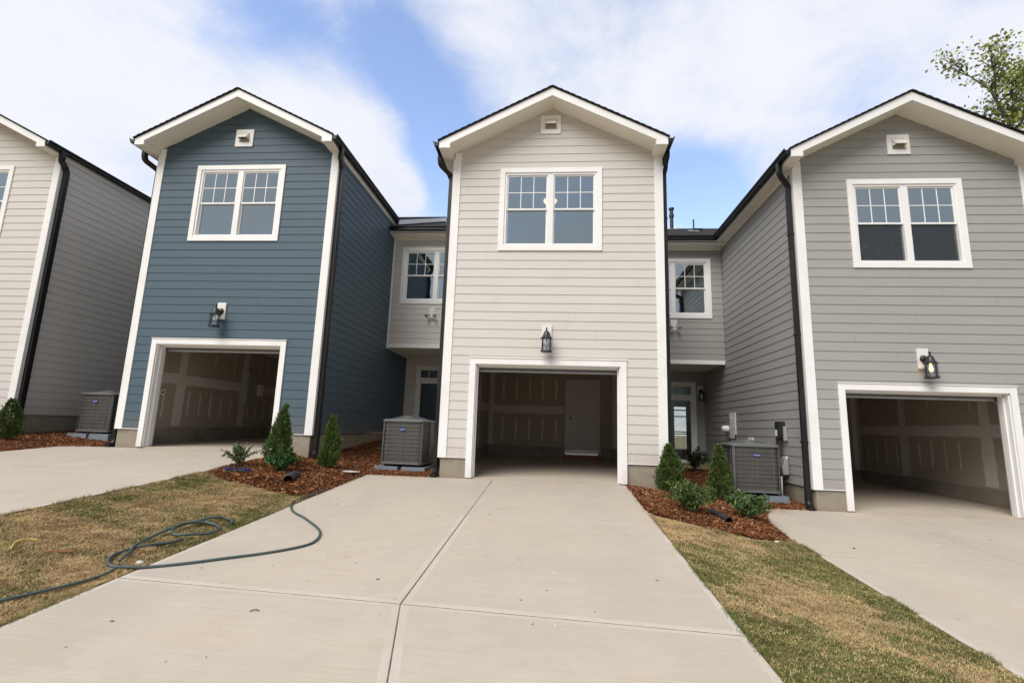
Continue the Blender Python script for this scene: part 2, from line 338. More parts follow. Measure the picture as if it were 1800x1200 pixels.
# ------------------------------------------------------------------ houses
EXPO_B = .178
XL, XR = -.52, 3.744
def lap(mb, O, U, Nn, u0, u1, z0, z1, openings=(), top=None, seed=0, zref=None, joints=True, zx=()):
    """lap siding on a wall. O origin xy, U direction xy, Nn outward normal xy; top(z)->(ua,ub) clips a gable"""
    rg = random.Random(seed); zref = z0 if zref is None else zref
    P = lambda u, z, d: (O[0]+U[0]*u+Nn[0]*d, O[1]+U[1]*u+Nn[1]*d, z)
    zs = {z0, z1}; k = math.floor((z0-zref)/EXPO_B)
    while zref+k*EXPO_B < z1:
        if zref+k*EXPO_B > z0: zs.add(zref+k*EXPO_B)
        k += 1
    for o in openings:
        for z in (o[2], o[3]):
            if z0 < z < z1: zs.add(z)
    zs |= set(zx); zs = sorted(zs); jk = {}
    for a, b in zip(zs[:-1], zs[1:]):
        if b-a < 1e-4: continue
        row = math.floor((a-zref)/EXPO_B+1e-4); zb = zref+row*EXPO_B
        da = .004+.010*(1-(a-zb)/EXPO_B); db = .004+.010*(1-(b-zb)/EXPO_B)
        if row not in jk: jk[row] = sorted(rg.uniform(u0, u1) for _ in range(0 if rg.random() < .35 else 1)) if joints and not (top and b > 6.55) else []
        iv = [(u0, u1)]
        for o in openings:
            if o[2] < b-1e-5 and o[3] > a+1e-5:
                nv = []
                for p, q in iv:
                    if o[1] <= p or o[0] >= q: nv.append((p, q)); continue
                    if o[0] > p: nv.append((p, o[0]))
                    if o[1] < q: nv.append((o[1], q))
                iv = nv
        cut = []
        for p, q in iv:
            for j in jk[row]:
                if p+.15 < j < q-.15: cut.append((p, j-.0015)); p = j+.0015
            cut.append((p, q))
        for p, q in cut:
            pa, qa, pb, qb = p, q, p, q
            if top:
                ta, tb = top(a), top(b); pa, qa = max(p, ta[0]), min(q, ta[1]); pb, qb = max(p, tb[0]), min(q, tb[1])
                if qa-pa < 1e-3: continue
                if qb < pb: qb = pb = (qb+pb)/2
            mb.poly([P(pa, a, da), P(qa, a, da), P(qb, b, db), P(pb, b, db)])
            if abs(a-zb) < 1e-4: mb.poly([P(pa, a, -.001), P(qa, a, -.001), P(qa, a, da), P(pa, a, da)])
def wallsheet(mb, O, U, Nn, u0, u1, z0, z1, openings=(), d=-.002, top=None):
    P = lambda u, z: (O[0]+U[0]*u+Nn[0]*d, O[1]+U[1]*u+Nn[1]*d, z)
    xs = sorted({u0, u1, *[v for o in openings for v in o[:2] if u0 < v < u1]}); zs = sorted({z0, z1, *[v for o in openings for v in o[2:4] if z0 < v < z1]})
    for a, b in zip(xs[:-1], xs[1:]):
        for c, e in zip(zs[:-1], zs[1:]):
            if any(o[0] < (a+b)/2 < o[1] and o[2] < (c+e)/2 < o[3] for o in openings): continue
            mb.poly([P(a, c), P(b, c), P(b, e), P(a, e)])
    if top: mb.poly([P(u0, z1), P(u1, z1), P(*top)])

def twin_window(parent, x0, z0, x1, z1, y, screen=False, blinds=False, room_d=3.0, lamp=None, seed=0):
    """double-hung twin window; outer casing corners given, wall plane at y (facing -y)"""
    w = MB(); tw = .105
    w.box(x0, x1, y-.034, y+.0, z1-tw, z1); w.box(x0, x1, y-.034, y+.0, z0, z0+tw)
    w.box(x0, x0+tw, y-.0335, y+.0, z0+tw, z1-tw); w.box(x1-tw, x1, y-.0335, y, z0+tw, z1-tw)
    W = w.build('window', 'trim', parent, bevel=.003)
    a, b, c, d = x0+tw, x1-tw, z0+tw, z1-tw; xm = (a+b)/2; f = MB()
    fw = .045; yf0, yf1 = y-.012, y+.075
    f.box(a, b, yf0, yf1, d-fw, d); f.box(a, b, yf0-.012, yf1, c, c+.035); f.box(a, a+fw, yf0, yf1, c+.035, d-fw); f.box(b-fw, b, yf0, yf1, c+.035, d-fw)
    f.box(xm-.062, xm+.062, yf0+.001, yf1, c+.035, d-fw)
    zm = c+.035+(d-fw-c-.035)*.505; sp = []
    for s0, s1 in ((a+fw, xm-.062), (xm+.062, b-fw)):
        # upper sash (outer), lower sash (set back)
        for (q0, q1, yy) in ((zm-.018, d-fw, y+.012), (c+.035, zm+.018, y+.045)):
            sw = .026
            f.box(s0, s1, yy, yy+.03, q1-.03, q1); f.box(s0, s1, yy, yy+.03, q0, q0+.036); f.box(s0, s0+sw, yy+.001, yy+.029, q0+.036, q1-.03); f.box(s1-sw, s1, yy+.001, yy+.029, q0+.036, q1-.03)
            sp.append((s0+sw, s1-sw, q0+.036, q1-.03, yy+.014))
    f.build('frame', 'vinyl', W, bevel=.002)
    g = MB(); gr = MB(); sc = MB()
    for i, (p, q, r, s, yy) in enumerate(sp):
        g.poly([(p, yy, r), (q, yy, r), (q, yy, s), (p, yy, s)])
        if i % 2 == 0:
            for k in (1, 2): xx = p+(q-p)*k/3; gr.box(xx-.008, xx+.008, yy-.006, yy+.006, r, s)
            zz = (r+s)/2; gr.box(p, q, yy-.0055, yy+.0055, zz-.008, zz+.008)
        elif screen: sc.poly([(p-.02, yy-.02, r-.02), (q+.02, yy-.02, r-.02), (q+.02, yy-.02, s), (p-.02, yy-.02, s)])
    g.build('pane', 'glass', W); gr.build('grille', 'vinyl', W)
    if screen: sc.build('insect_screen', 'screen', W)
    rm = MB(); X0, X1, Z0, Z1 = x0-.45, x1+.45, z0-.85, z1+.22; Y0, Y1 = y+.10, y+room_d
    rm.poly([(X0, Y1, Z0), (X1, Y1, Z0), (X1, Y1, Z1), (X0, Y1, Z1)]); rm.poly([(X0, Y0, Z0), (X0, Y1, Z0), (X0, Y1, Z1), (X0, Y0, Z1)]); rm.poly([(X1, Y0, Z0), (X1, Y1, Z0), (X1, Y1, Z1), (X1, Y0, Z1)])
    rm.poly([(X0, Y0, Z1), (X1, Y0, Z1), (X1, Y1, Z1), (X0, Y1, Z1)]); rm.poly([(X0, Y0, Z0), (X1, Y0, Z0), (X1, Y1, Z0), (X0, Y1, Z0)])
    for p in ((X0, a, Z0, Z1), (b, X1, Z0, Z1), (a, b, Z0, c), (a, b, d, Z1)): rm.poly([(p[0], Y0, p[2]), (p[1], Y0, p[2]), (p[1], Y0, p[3]), (p[0], Y0, p[3])])
    rm.build('room_lining', 'room', W)
    if blinds:
        bl = MB(); z = c+.05
        while z < d-.03:
            bl.poly([(a+.03, y+.115, z), (b-.03, y+.115, z), (b-.03, y+.095, z+.04), (a+.03, y+.095, z+.04)]); z += .046
        bl.build('blind', 'white', W)
    if lamp:
        l = MB(); l.lathe([(0, -.075), (.10, -.07), (.15, -.05), (.165, -.02), (.165, 0)], (lamp[0], lamp[1], Z1-.001), 24); l.build('ceiling_lamp', 'glow2', W, smooth=True)
    return W

def garage(root, H0, opts):
    """garage interior of one wing, in house coordinates; floor rises slightly to the back wall"""
    x0, x1, yb, zc = XL+.16, XR-.16, 5.8, 2.72
    b = MB(); fl = lambda y: .02*max(y, 0)
    b.poly([(x0, .22, zc), (x1, .22, zc), (x1, yb, zc), (x0, yb, zc)])
    b.poly([(x0, .22, .36), (x0, yb, .42), (x0, yb, zc), (x0, .22, zc)]); b.poly([(x1, .22, .36), (x1, yb, .42), (x1, yb, zc), (x1, .22, zc)])
    b.poly([(x0, yb, .42), (x1, yb, .42), (x1, yb, zc), (x0, yb, zc)])
    for p in ((x0, .13, .36, zc), (2.89, x1, .36, zc), (.13, 2.89, 2.17, zc)): b.poly([(p[0], .22, p[2]), (p[1], .22, p[2]), (p[1], .22, p[3]), (p[0], .22, p[3])])
    b.mi = 1; rg = random.Random(opts['seed']); e = .003
    def strip_side(x, s, ya, yb_, za, zb, jag=0):
        xx = x+s*(e+.002*jag); n = max(2, int((yb_-ya+zb-za)/.12)); pts = []
        L = [(ya, za), (yb_, za), (yb_, zb), (ya, zb)]
        for i in range(4):
            p, q = L[i], L[(i+1) % 4]; m = max(1, int(max(abs(q[0]-p[0]), abs(q[1]-p[1]))/.10))
            for k in range(m):
                t = k/m; pts.append((xx, p[0]+(q[0]-p[0])*t+rg.uniform(-.012, .012), p[1]+(q[1]-p[1])*t+rg.uniform(-.012, .012)))
        b.poly(pts)
    for x, s in ((x0, 1), (x1, -1)):
        strip_side(x, s, .25, yb-.02, 1.42, 1.66, 1)
        strip_side(x, s, .24, yb-.02, zc-.10, zc, 1)
        for yy in (1.45, 3.9): strip_side(x, s, yy-.15, yy+.15, .44, 1.42); strip_side(x, s, yy-.12, yy+.12, 1.66, 2.60)
        for yy in np.arange(.55, 5.7, .406):
            if min(abs(yy-1.45), abs(yy-3.9)) < .2: continue
            if rg.random() < .9: strip_side(x, s, yy-.028, yy+.028, .62+rg.uniform(0, .12), 1.27+rg.uniform(-.14, .05))
            if rg.random() < .5: strip_side(x, s, yy-.02, yy+.02, 1.86+rg.uniform(0, .25), 2.30+rg.uniform(0, .2))
        strip_side(x, s, yb-.13, yb-.01, .45, zc-.1)
    def strip_back(xa, xb, za, zb, jag=0): b.poly([(xa, yb-e-.002*jag, za), (xb, yb-e-.002*jag, za), (xb, yb-e-.002*jag, zb), (xa, yb-e-.002*jag, zb)])
    strip_back(x0+.02, 1.95, 1.42, 1.66, 1); strip_back(x0+.02, x0+.16, .45, zc-.01); strip_back(x1-.16, x1-.02, .45, zc-.01)
    for xx in np.arange(x0+.45, 1.95, .406):
        strip_back(xx-.03, xx+.03, .62, 1.28); strip_back(xx-.03, xx+.03, 1.86, 2.5)
    G = b.build('garage_interior', ['drywall', 'mud'], root)
    c = MB()      # concrete curb wall round the floor
    for a, q in ((XL+.02, x0+.03), (x1-.03, XR-.02)): c.prism([(a, .05, -.3), (q, .05, -.3), (q, .05, .375), (a, .05, .375)], (0, 5.74, .06))
    c.prism([(x0+.031, yb-.04, -.3), (2.0, yb-.04, -.3), (2.0, yb-.04, .44), (x0+.031, yb-.04, .44)], (0, .12, 0)); c.prism([(3.05, yb-.04, -.3), (x1-.031, yb-.04, -.3), (x1-.031, yb-.04, .44), (3.05, yb-.04, .44)], (0, .12, 0))
    c.build('curb_wall', 'found', G)
    fmb = MB(); fmb.prism([(x0, .02, -.25), (x0, .02, H0), (x0, yb, .02*yb+H0), (x0, yb, -.25)], (x1-x0, 0, 0)); fmb.build('garage_floor', 'floor', G)
    d = MB(); y = yb-.05; dx0, dx1, dz0, dz1 = 2.08, 2.95, .36, 2.40
    d.box(dx0-.09, dx0, y-.02, y+.04, dz0-.02, dz1+.09); d.box(dx1, dx1+.09, y-.02, y+.04, dz0-.02, dz1+.09); d.box(dx0, dx1, y-.019, y+.04, dz1, dz1+.09); d.box(dx0-.05, dx1+.05, y-.06, y+.04, dz0-.06, dz0-.02)
    d.mi = 0; d.box(dx0, dx1, y+.0, y+.04, dz0, dz1)
    for (pz0, pz1) in ((dz0+.15, dz0+.85), (dz0+1.0, dz1-.15)):
        for w, yy in ((0.0, y-.010), (.03, y-.004)):
            d.box(dx0+.13+w, dx1-.13-w, yy, y+.001, pz0+w, pz0+w+.02); d.box(dx0+.13+w, dx1-.13-w, yy, y+.001, pz1-w-.02, pz1-w); d.box(dx0+.13+w, dx0+.15+w, yy, y+.001, pz0+w, pz1-w); d.box(dx1-.15-w, dx1-.13-w, yy, y+.001, pz0+w, pz1-w)
    DD = d.build('inner_door', 'doorpaint', G)
    k = MB(); k.lathe([(0, -.07), (.028, -.06), (.03, -.04), (.012, -.03), (.012, 0)], (dx0+.08, y, dz0+.95), 12, 'y'); k.build('door_knob', 'lantern', G, smooth=True)
    st = MB(); st.box(1.98, 3.06, yb-.38, yb-.06, .08, .235); st.build('step', 'wood', G)
    # sectional garage door parked overhead, its bottom edge showing under the header
    g = MB(); zt = 2.20
    pr = [(.30, 2.09), (.30, 2.16), (.36, 2.26), (.50, 2.33), (2.45, 2.36)]
    for k_ in range(len(pr)-1):
        (ya, za), (yb2, zb) = pr[k_], pr[k_+1]; dv = Vector((0, yb2-ya, zb-za)).normalized(); nn = Vector((0, -dv.z, dv.y))*.045
        g.prism([(.10, ya, za), (.10, yb2, zb), (.10, yb2+nn.y, zb+nn.z), (.10, ya+nn.y, za+nn.z)], (2.82, 0, 0))
    GD = g.build('garage_door', 'acgrey', root)
    s_ = MB(); s_.box(.12, 2.90, .268, .335, 2.062, 2.092); s_.build('bottom_seal', 'metal', GD)
    t = MB()
    for xx in (.07, 2.95):
        t.tube([(xx, .30, .05), (xx, .30, 1.95), (xx, .36, 2.18), (xx, .50, 2.28), (xx, 3.0, 2.32)], .022, 6)
    t.box(1.48, 1.54, .3, 3.4, 2.55, 2.60); t.box(1.33, 1.69, 3.0, 3.5, 2.46, 2.62)
    t.build('door_track', 'metal', GD)
    if opts.get('panel'):
        p = MB(); p.box(x0+.0, x0+.09, 3.95, 4.35, 1.10, 2.05); p.build('electrical_panel', 'metal', G, bevel=.004)
        p = MB(); p.box(x0, x0+.06, 4.6, 4.82, 1.35, 1.7); p.build('junction_box', 'white', G)
        p = MB(); p.box(x0+.004, x0+.010, .85, .97, 1.14, 1.26); P_ = p.build('wall_outlet', 'white', G)
        p = MB(); p.lathe([(0, .012), (.03, .0115), (.03, 0)], (x0, .91, 1.2), 12, 'x'); p.build('outlet_hole', 'dark', P_)

def house(name, label, color, pos, zsid=.39, uz=0., vz=0., H0=.012, right_neighbour=True, link=True, screen=False, blinds=False, lamp=None, panel=False, seed=1, linklamp=False):
    root = thing(name, label, 'townhouse', pos)
    X0E, X1E, XP = -.765, 3.79, 1.512; SF = 6.52+uz; RT = 7.815+uz; SL = .505; YF = -.48; RH = .175
    WT = 7.70+uz; ZE = 6.52+uz
    win = (.459, 4.503, 2.556, 6.303)
    wop = (win[0]+.06, win[2]-.06, win[1]+.06, win[3]-.06); gop = (.10, 2.92, -1, 2.20)
    # ---- walls
    s = MB()
    gw = lambda z: (XL, XR) if z < 6.60+uz else (XP-(WT-z)/.505, XP+(WT-z)/.505)
    lap(s, (0, 0), (1, 0), (0, -1), XL+.13, XR-.13, zsid, WT-.01, (wop, gop), top=gw, seed=seed, zref=zsid, zx=(WT-.505*(XP-XL-.13), WT-.505*(XR-.13-XP)))
    lap(s, (XR, 0), (0, 1), (1, 0), .08, 6.4, zsid, ZE, seed=seed+1, zref=zsid)
    lap(s, (XL, 0), (0, 1), (-1, 0), .08, 6.4, zsid, ZE, seed=seed+2, zref=zsid)
    wallsheet(s, (0, 0), (1, 0), (0, -1), XL, XR, zsid-.01, 6.6+uz, (wop, gop)); s.poly([(XL+.01, .002, 6.6+uz), (XR-.01, .002, 6.6+uz), (XR-.01, .002, WT+.01-.505*(XR-XP)), (XP, .002, WT+.01), (XL+.01, .002, WT+.01-.505*(XP-XL))])
    wallsheet(s, (XR, 0), (0, 1), (1, 0), 0, 12, zsid-.01, ZE+.1); wallsheet(s, (XL, 0), (0, 1), (-1, 0), 0, 6.5, zsid-.01, ZE+.1)
    st = MB() ; s.mi = 1
    for a_, b_, yy0, yy1 in ((XL+.01, .03, -.022, -.002), (2.99, XR-.01, -.022, -.002)): s.box(a_, b_, yy0, yy1, zsid-.016, zsid-.002)
    s.build('siding', [color, 'trim'], root)
    f = MB(); f.box(XL+.025, .03, .012, .18, -1.0, zsid-.016); f.box(2.99, XR-.025, .012, .18, -1.0, zsid-.016)
    f.box(XR-.14, XR-.026, .18, 12, -1.0, zsid-.012); f.box(XL+.026, XL+.14, .18, 6.5, -1.0, zsid-.012)
    f.build('foundation', 'found', root, bevel=.004)
    for x in (XL, XR-.14):
        c = MB(); c.box(x, x+.14, -.027, .0, zsid-.02, 6.67+uz)
        xs = x if x < 0 else XR; sg = -1 if x < 0 else 1
        c.box(min(xs, xs+sg*.027), max(xs, xs+sg*.027), -.027, .085, zsid-.02, ZE); c.build('corner_board', 'trim', root, bevel=.003)
    # ---- roof of the wing
    r = MB(); th = .022; YB = 6.9; EV = RT-SL*(XP-X0E)
    for sg, xe in ((-1, X0E-.03), (1, X1E+.03)):
        ze = RT-SL*abs(XP-xe)+.012
        r.prism([(xe, YF-.035, ze), (XP, YF-.035, RT+.012), (XP, YF-.035, RT+.012+th), (xe, YF-.035, ze+th)], (0, YB-YF+.035, 0))
    rr = random.Random(seed+5); 
    for sg in (-1, 1):      # slightly proud shingle courses at the rake edge
        L = abs(XP-(X0E if sg < 0 else X1E)); t = .02
        while t < L-.1:
            x = XP+sg*t; x2 = XP+sg*(t+.07); z = RT+.012+th-SL*t; z2 = z-SL*.07
            r.prism([(x, YF-.04, z), (x2, YF-.04, z2), (x2, YF-.04, z2+.005), (x, YF-.04, z+.001)], (0, YB-YF, 0)); t += .125
    R = r.build('roof', 'shingle', root)
    fa = MB()
    for sg, xe in ((-1, X0E), (1, X1E)):
        ze = RT-SL*abs(XP-xe); xi = xe-sg*.225; zi = RT-SL*abs(XP-xi)
        fa.prism([(XP, YF, RT), (xe, YF, ze), (xe, YF, SF), (xi, YF, SF), (xi, YF, zi-RH+.02), (XP, YF, RT-RH)], (0, .03, 0))
        fa.box(min(xe, xe-sg*.02), max(xe, xe-sg*.02), YF+.03, 4.2, SF+.001, ze-.002)
    fa.build('fascia', 'trim', R)
    so_ = MB()
    for sg, xe, xw in ((-1, X0E, XL), (1, X1E, XR)):
        xi = xe-sg*.225; b0, b1 = sorted((xe-sg*.02, xw-sg*.02)); so_.box(b0, b1, -.001 if b1-b0 > 0 else 0, 4.3, SF+.004, SF+.02)
        c0, c1 = sorted((xe-sg*.02, xi)); so_.box(c0, c1, YF+.03, -.001, SF+.005, SF+.02)
        zi = RT-SL*abs(XP-xi)
        so_.box(xi-.006, xi+.006, YF+.03, .02, SF+.021, zi-.03)
        so_.prism([(xi-.0*sg, YF+.03, zi-RH+.045), (XP, YF+.03, RT-RH+.02), (XP, .0, RT-RH+.02), (xi, .0, zi-RH+.045)], (0, 0, .012))
    # frieze below the sloped soffit
    so_.build('soffit', 'soffit', R)
    fr = MB()
    for x, sg in ((XL, -1), (XR, 1)):
        fr = MB(); fr.box(min(x, x+sg*.024), max(x, x+sg*.024), .086, 4.3, SF-.06, SF+.004); fr.build('frieze_board', 'soffit', R)
    # gutters
    def gutter_x(x, sg, y0, y1, z):
        g = MB(); pr = [(0, 0), (.085, 0), (.10, .02), (.095, .05), (.125, .085), (.125, .112), (.112, .112), (.10, .085), (.012, .08), (.012, .115), (0, .115)]
        g.prism([(x+sg*a, y0, z+b) for a, b in pr], (0, y1-y0, 0)); return g.build('gutter', 'black', R)
    zg = RT-SL*abs(XP-X0E)-.105
    gutter_x(X0E-.002, -1, YF-.01, 3.95, zg); gutter_x(X1E+.002, 1, YF-.01, 3.95, zg)
    for sg, xw, xe in ((-1, XL, X0E), (1, XR, X1E)):
        d = MB(); xo = xe+sg*.06; xi = xw+sg*.075
        hw, hd = .040, .052; pr = [(-hw, -hd), (-hw*.5, -hd), (-hw*.45, -hd*.9), (hw*.45, -hd*.9), (hw*.5, -hd), (hw, -hd), (hw, hd), (-hw, hd)]
        zt = float(H(pos[0]+xw, pos[1]))-pos[2]
        path = spline([(xo, -.10, zg+.03), (xo, -.10, zg-.10), (xo-sg*.02, -.07, zg-.20), ((xo+xi)/2, .01, zg-.28), (xi, .085, zg-.38), (xi, .10, zg-.50)], 4)+[(xi, .10, 3.0), (xi, .10, zt+.22)]
        # rectangular section swept along the path
        pf_ = [(a*1.0, b*1.0) for a, b in pr]
        d.tube(path, 1.0, prof=pf_, up=(0, 1, 0))
        d.tube(spline([(xi, .10, zt+.24), (xi, .09, zt+.12), (xi+sg*.01, .03, zt+.04), (xi+sg*.02, -.06, zt+.03)], 5), .058, 10)
        for zz in (1.2, 3.2, 5.2): d.box(xi-.048, xi+.048, .045, .162, zz, zz+.03)
        d.build('downspout', 'black', root)
    # ---- gable vent
    v = MB(); vx0, vx1, vz0, vz1 = 1.276, 1.696, 7.072+vz, 7.49+vz
    v.box(vx0, vx1, -.036, .0, vz0, vz0+.10); v.box(vx0, vx1, -.036, .0, vz1-.09, vz1); v.box(vx0, vx0+.09, -.0355, 0, vz0+.1, vz1-.09); v.box(vx1-.09, vx1, -.0355, 0, vz0+.1, vz1-.09)
    V = v.build('gable_vent', 'trim', root, bevel=.003)
    h = MB(); a, b, c, d = vx0+.09, vx1-.09, vz0+.10, vz1-.09
    h.prism([(a+.01, -.02, d-.005), (a+.01, -.14, c+.09), (a+.01, -.14, c+.07), (a+.01, -.02, c+.07)], (.008, 0, 0)); h.prism([(b-.018, -.02, d-.005), (b-.018, -.14, c+.09), (b-.018, -.14, c+.07), (b-.018, -.02, c+.07)], (.008, 0, 0))
    h.prism([(a+.01, -.02, d-.005), (b-.01, -.02, d-.005), (b-.01, -.14, c+.09), (a+.01, -.14, c+.09)], (0, -.004, .006)); h.box(a+.01, b-.01, -.146, -.138, c+.068, c+.092)
    h.build('vent_hood', 'soffit', V)
    h = MB(); h.box(a, b, -.012, -.002, c, d); h.build('vent_screen', 'drywall', V)
    # ---- window, garage opening
    twin_window(root, *win, 0, screen=screen, blinds=blinds, lamp=lamp)
    g = MB(); tw = .116
    g.box(0, tw, -.036, .0, H0+.004, 2.296); g.box(3.02-tw, 3.02, -.036, 0, H0+.004, 2.296); g.box(tw, 3.02-tw, -.0355, 0, 2.296-tw, 2.296); g.box(-.01, 3.03, -.05, 0, 2.297, 2.312)
    CS = g.build('garage_casing', 'trim', root, bevel=.003)
    j = MB()
    for x, sg in ((tw-.002, 1), (3.02-tw+.002, -1)):
        for w, y0, y1 in ((.022, .0, .09), (.045, .09, .15), (.030, .15, .22)): j.box(min(x, x+sg*w), max(x, x+sg*w), y0, y1, H0+.006, 2.18)
    j.box(tw-.002, 3.02-tw+.002, 0, .09, 2.158, 2.20); j.box(tw-.002, 3.02-tw+.002, .09, .22, 2.135, 2.20)
    j.build('jamb', 'vinyl', CS, bevel=.003)
    garage(root, H0, dict(seed=seed+9, panel=panel))
    # ---- set-back link on the left with its entry, and the main roof behind
    x0, x1, yl, ye = -3.238, XL, 4.35, 6.4; band = 3.30+uz*.5-(.03 if linklamp else .04)
    lw = (-2.94, 4.46, -.84, 6.20)
    s = MB(); lo = (lw[0]+.06, lw[2]-.06, lw[1]+.06, lw[3]-.06)
    lap(s, (0, yl), (1, 0), (0, -1), x0, x1-.02, band, 6.46+uz, (lo,), seed=seed+3, zref=band); wallsheet(s, (0, yl), (1, 0), (0, -1), x0, x1, band, 6.6+uz, (lo,))
    s.build('upper_siding', color, root); s = MB()
    do = (-2.80, -.86, 0, 2.80)
    lap(s, (0, ye), (1, 0), (0, -1), x0, x1, .36, band-.1, (do,), seed=seed+4, zref=.36); wallsheet(s, (0, ye), (1, 0), (0, -1), x0, x1, 0, band, (do,))
    s.build('entry_siding', color, root)
    s = MB(); s.box(x0, x1-.02, yl-.03, yl+.05, band-.11, band); s.box(x0, x0+.05, yl-.028, ye-.02, band-.13, band-.11)
    s.box(x0+.002, x0+.05, yl-.02, yl, band, 6.46+uz)
    BB = s.build('band_board', 'trim', root, bevel=.003)
    s = MB(); s.poly([(x0, yl, band-.09), (x1, yl, band-.09), (x1, ye, band-.09), (x0, ye, band-.09)]); s.build('porch_ceiling', 'soffit', root)
    twin_window(root, *lw, yl, room_d=2.0)
    # patio door with transom
    d = MB(); px0, px1, pz0, pz1 = -2.87, -.79, .39, 2.88; y = ye; tw = .11
    for q in ((px0, px0+tw, pz0, pz1), (px1-tw, px1, pz0, pz1), (px0+tw, px1-tw, pz1-tw, pz1), (px0+tw, px1-tw, pz0, pz0+.07)): d.box(q[0], q[1], y-.034, y+.02, q[2], q[3])
    d.box(px0+tw, px1-tw, y-.03, y+.03, 2.36, 2.46)
    DR = d.build('patio_door', 'trim', root, bevel=.003); pn = MB(); ff = MB(); xm = (px0+px1)/2
    for a, b in ((px0+tw, xm-.03), (xm+.03, px1-tw)):
        for c, e in ((pz0+.07, 2.36), (2.46, pz1-tw)):
            w = .055 if c < 2 else .03
            for q in ((a, a+w, c, e), (b-w, b, c, e), (a+w, b-w, e-w, e), (a+w, b-w, c, c+w)): ff.box(q[0], q[1], y-.012, y+.035, q[2], q[3])
            pn.poly([(a+w, y+.01, c+w), (b-w, y+.01, c+w), (b-w, y+.01, e-w), (a+w, y+.01, e-w)])
            if c > 2:
                for k in (1, 2): xx = a+(b-a)*k/3; ff.box(xx-.008, xx+.008, y, y+.02, c+w, e-w)
    ff.box(xm-.03, xm+.03, y-.02, y+.036, pz0+.07, pz1-tw)
    ff.build('frame', 'vinyl', DR, bevel=.002); pn.build('pane', 'glasslow', DR)
    rm = MB(); rm.box(px0-.3, 1.3, y+.06, 13.14, .35, 3.0); rm.f = [q for i, q in enumerate(rm.f) if i % 6 not in (2, 3)]; rm.m = [0]*len(rm.f)
    for q in ((px0-.3, .10, .35, 3.0), (.62, 1.3, .35, 3.0), (.10, .62, .35, .62), (.10, .62, 2.45, 3.0)): rm.poly([(q[0], 13.14, q[2]), (q[1], 13.14, q[2]), (q[1], 13.14, q[3]), (q[0], 13.14, q[3])])
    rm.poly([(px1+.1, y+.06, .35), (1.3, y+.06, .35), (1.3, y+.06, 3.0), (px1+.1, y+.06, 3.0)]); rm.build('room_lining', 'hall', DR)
    for zz in (1.25, 1.34, 2.0, 2.28): rb = MB(); rb.box(.10, .62, 13.12, 13.15, zz, zz+.05); rb.build('far_door_bar', 'black', DR)
    if linklamp:
        l = MB(); l.lathe([(0, -.05), (.07, -.045), (.09, 0)], (-.5, 8.6, 2.99), 16); l.build('ceiling_lamp', 'glow2', DR)
    s = MB(); s.box(x0+.02, x1-.03, 4.9, ye-.02, -.6, .33); s.build('stoop', 'found', root, bevel=.01)
    # main roof
    m = MB(); ye0 = 3.93; z0 = 6.655+uz; sl = .45; yr = 9.9; xa, xb = x0+.002, XR+.16
    def pl(y): return z0+sl*(y-ye0)
    m.prism([(xa, ye0-.03, pl(ye0-.03)), (xa, yr, pl(yr)), (xa, 13.3, pl(yr)-sl*(13.3-yr)), (xa, 13.3, pl(yr)-sl*(13.3-yr)+.045), (xa, yr, pl(yr)+.045), (xa, ye0-.03, pl(ye0-.03)+.045)], (xb-xa, 0, 0))
    MR = m.build('main_roof', 'shingle', root)
    for (ya, yb_) in ((ye0, yr), (13.27, yr)):
        m = MB(); m.prism([(xb-.035, ya, pl(ye0)-.16), (xb-.035, yb_, pl(yr)-.16), (xb-.035, yb_, pl(yr)), (xb-.035, ya, pl(ye0))], (.03, 0, 0)); m.build('rake_board', 'trim', MR)
    m = MB()
    m.box(xa, XL+.3, ye0, ye0+.02, SF+.0, z0-.004); m.build('fascia', 'trim', MR)
    m = MB(); m.box(xa, XL, ye0+.02, yl, SF-.04, SF-.02); m.box(xa, XL-.02, yl-.028, yl-.001, SF-.11, SF-.04); m.build('soffit', 'soffit', MR)
    m = MB(); pr = [(0, 0), (.085, 0), (.10, .02), (.095, .05), (.125, .085), (.125, .112), (.112, .112), (.10, .085), (.012, .08), (.012, .115), (0, .115)]
    m.prism([(xa+.02, ye0-.002-a, SF+.03+b) for a, b in pr], (XL-xa-.30, 0, 0)); m.build('gutter', 'black', MR)
    m = MB(); m.prism([(XR-.02, 4.4, 4.0), (XR-.02, 13.2, 4.0), (XR-.02, 13.2, pl(yr)-sl*(13.2-yr)-.01), (XR-.02, yr, pl(yr)-.02), (XR-.02, 4.4, pl(4.4)-.01)], (.018, 0, 0))
    m.prism([(x0+.01, 4.4, 5.0), (x0+.01, 13.2, 4.0), (x0+.01, 13.2, pl(yr)-sl*(13.2-yr)-.01), (x0+.01, yr, pl(yr)-.02), (x0+.01, 4.4, pl(4.4)-.01)], (.018, 0, 0))
    
    for q in ((x0+.03, .10, -1, 6.6), (.62, XR-.03, -1, 6.6), (.10, .62, -1, .62), (.10, .62, 2.45, 6.6)): m.box(q[0], q[1], 13.15, 13.2, q[2], q[3])
    m.build('rear_wall', color, root)
    return root, MR

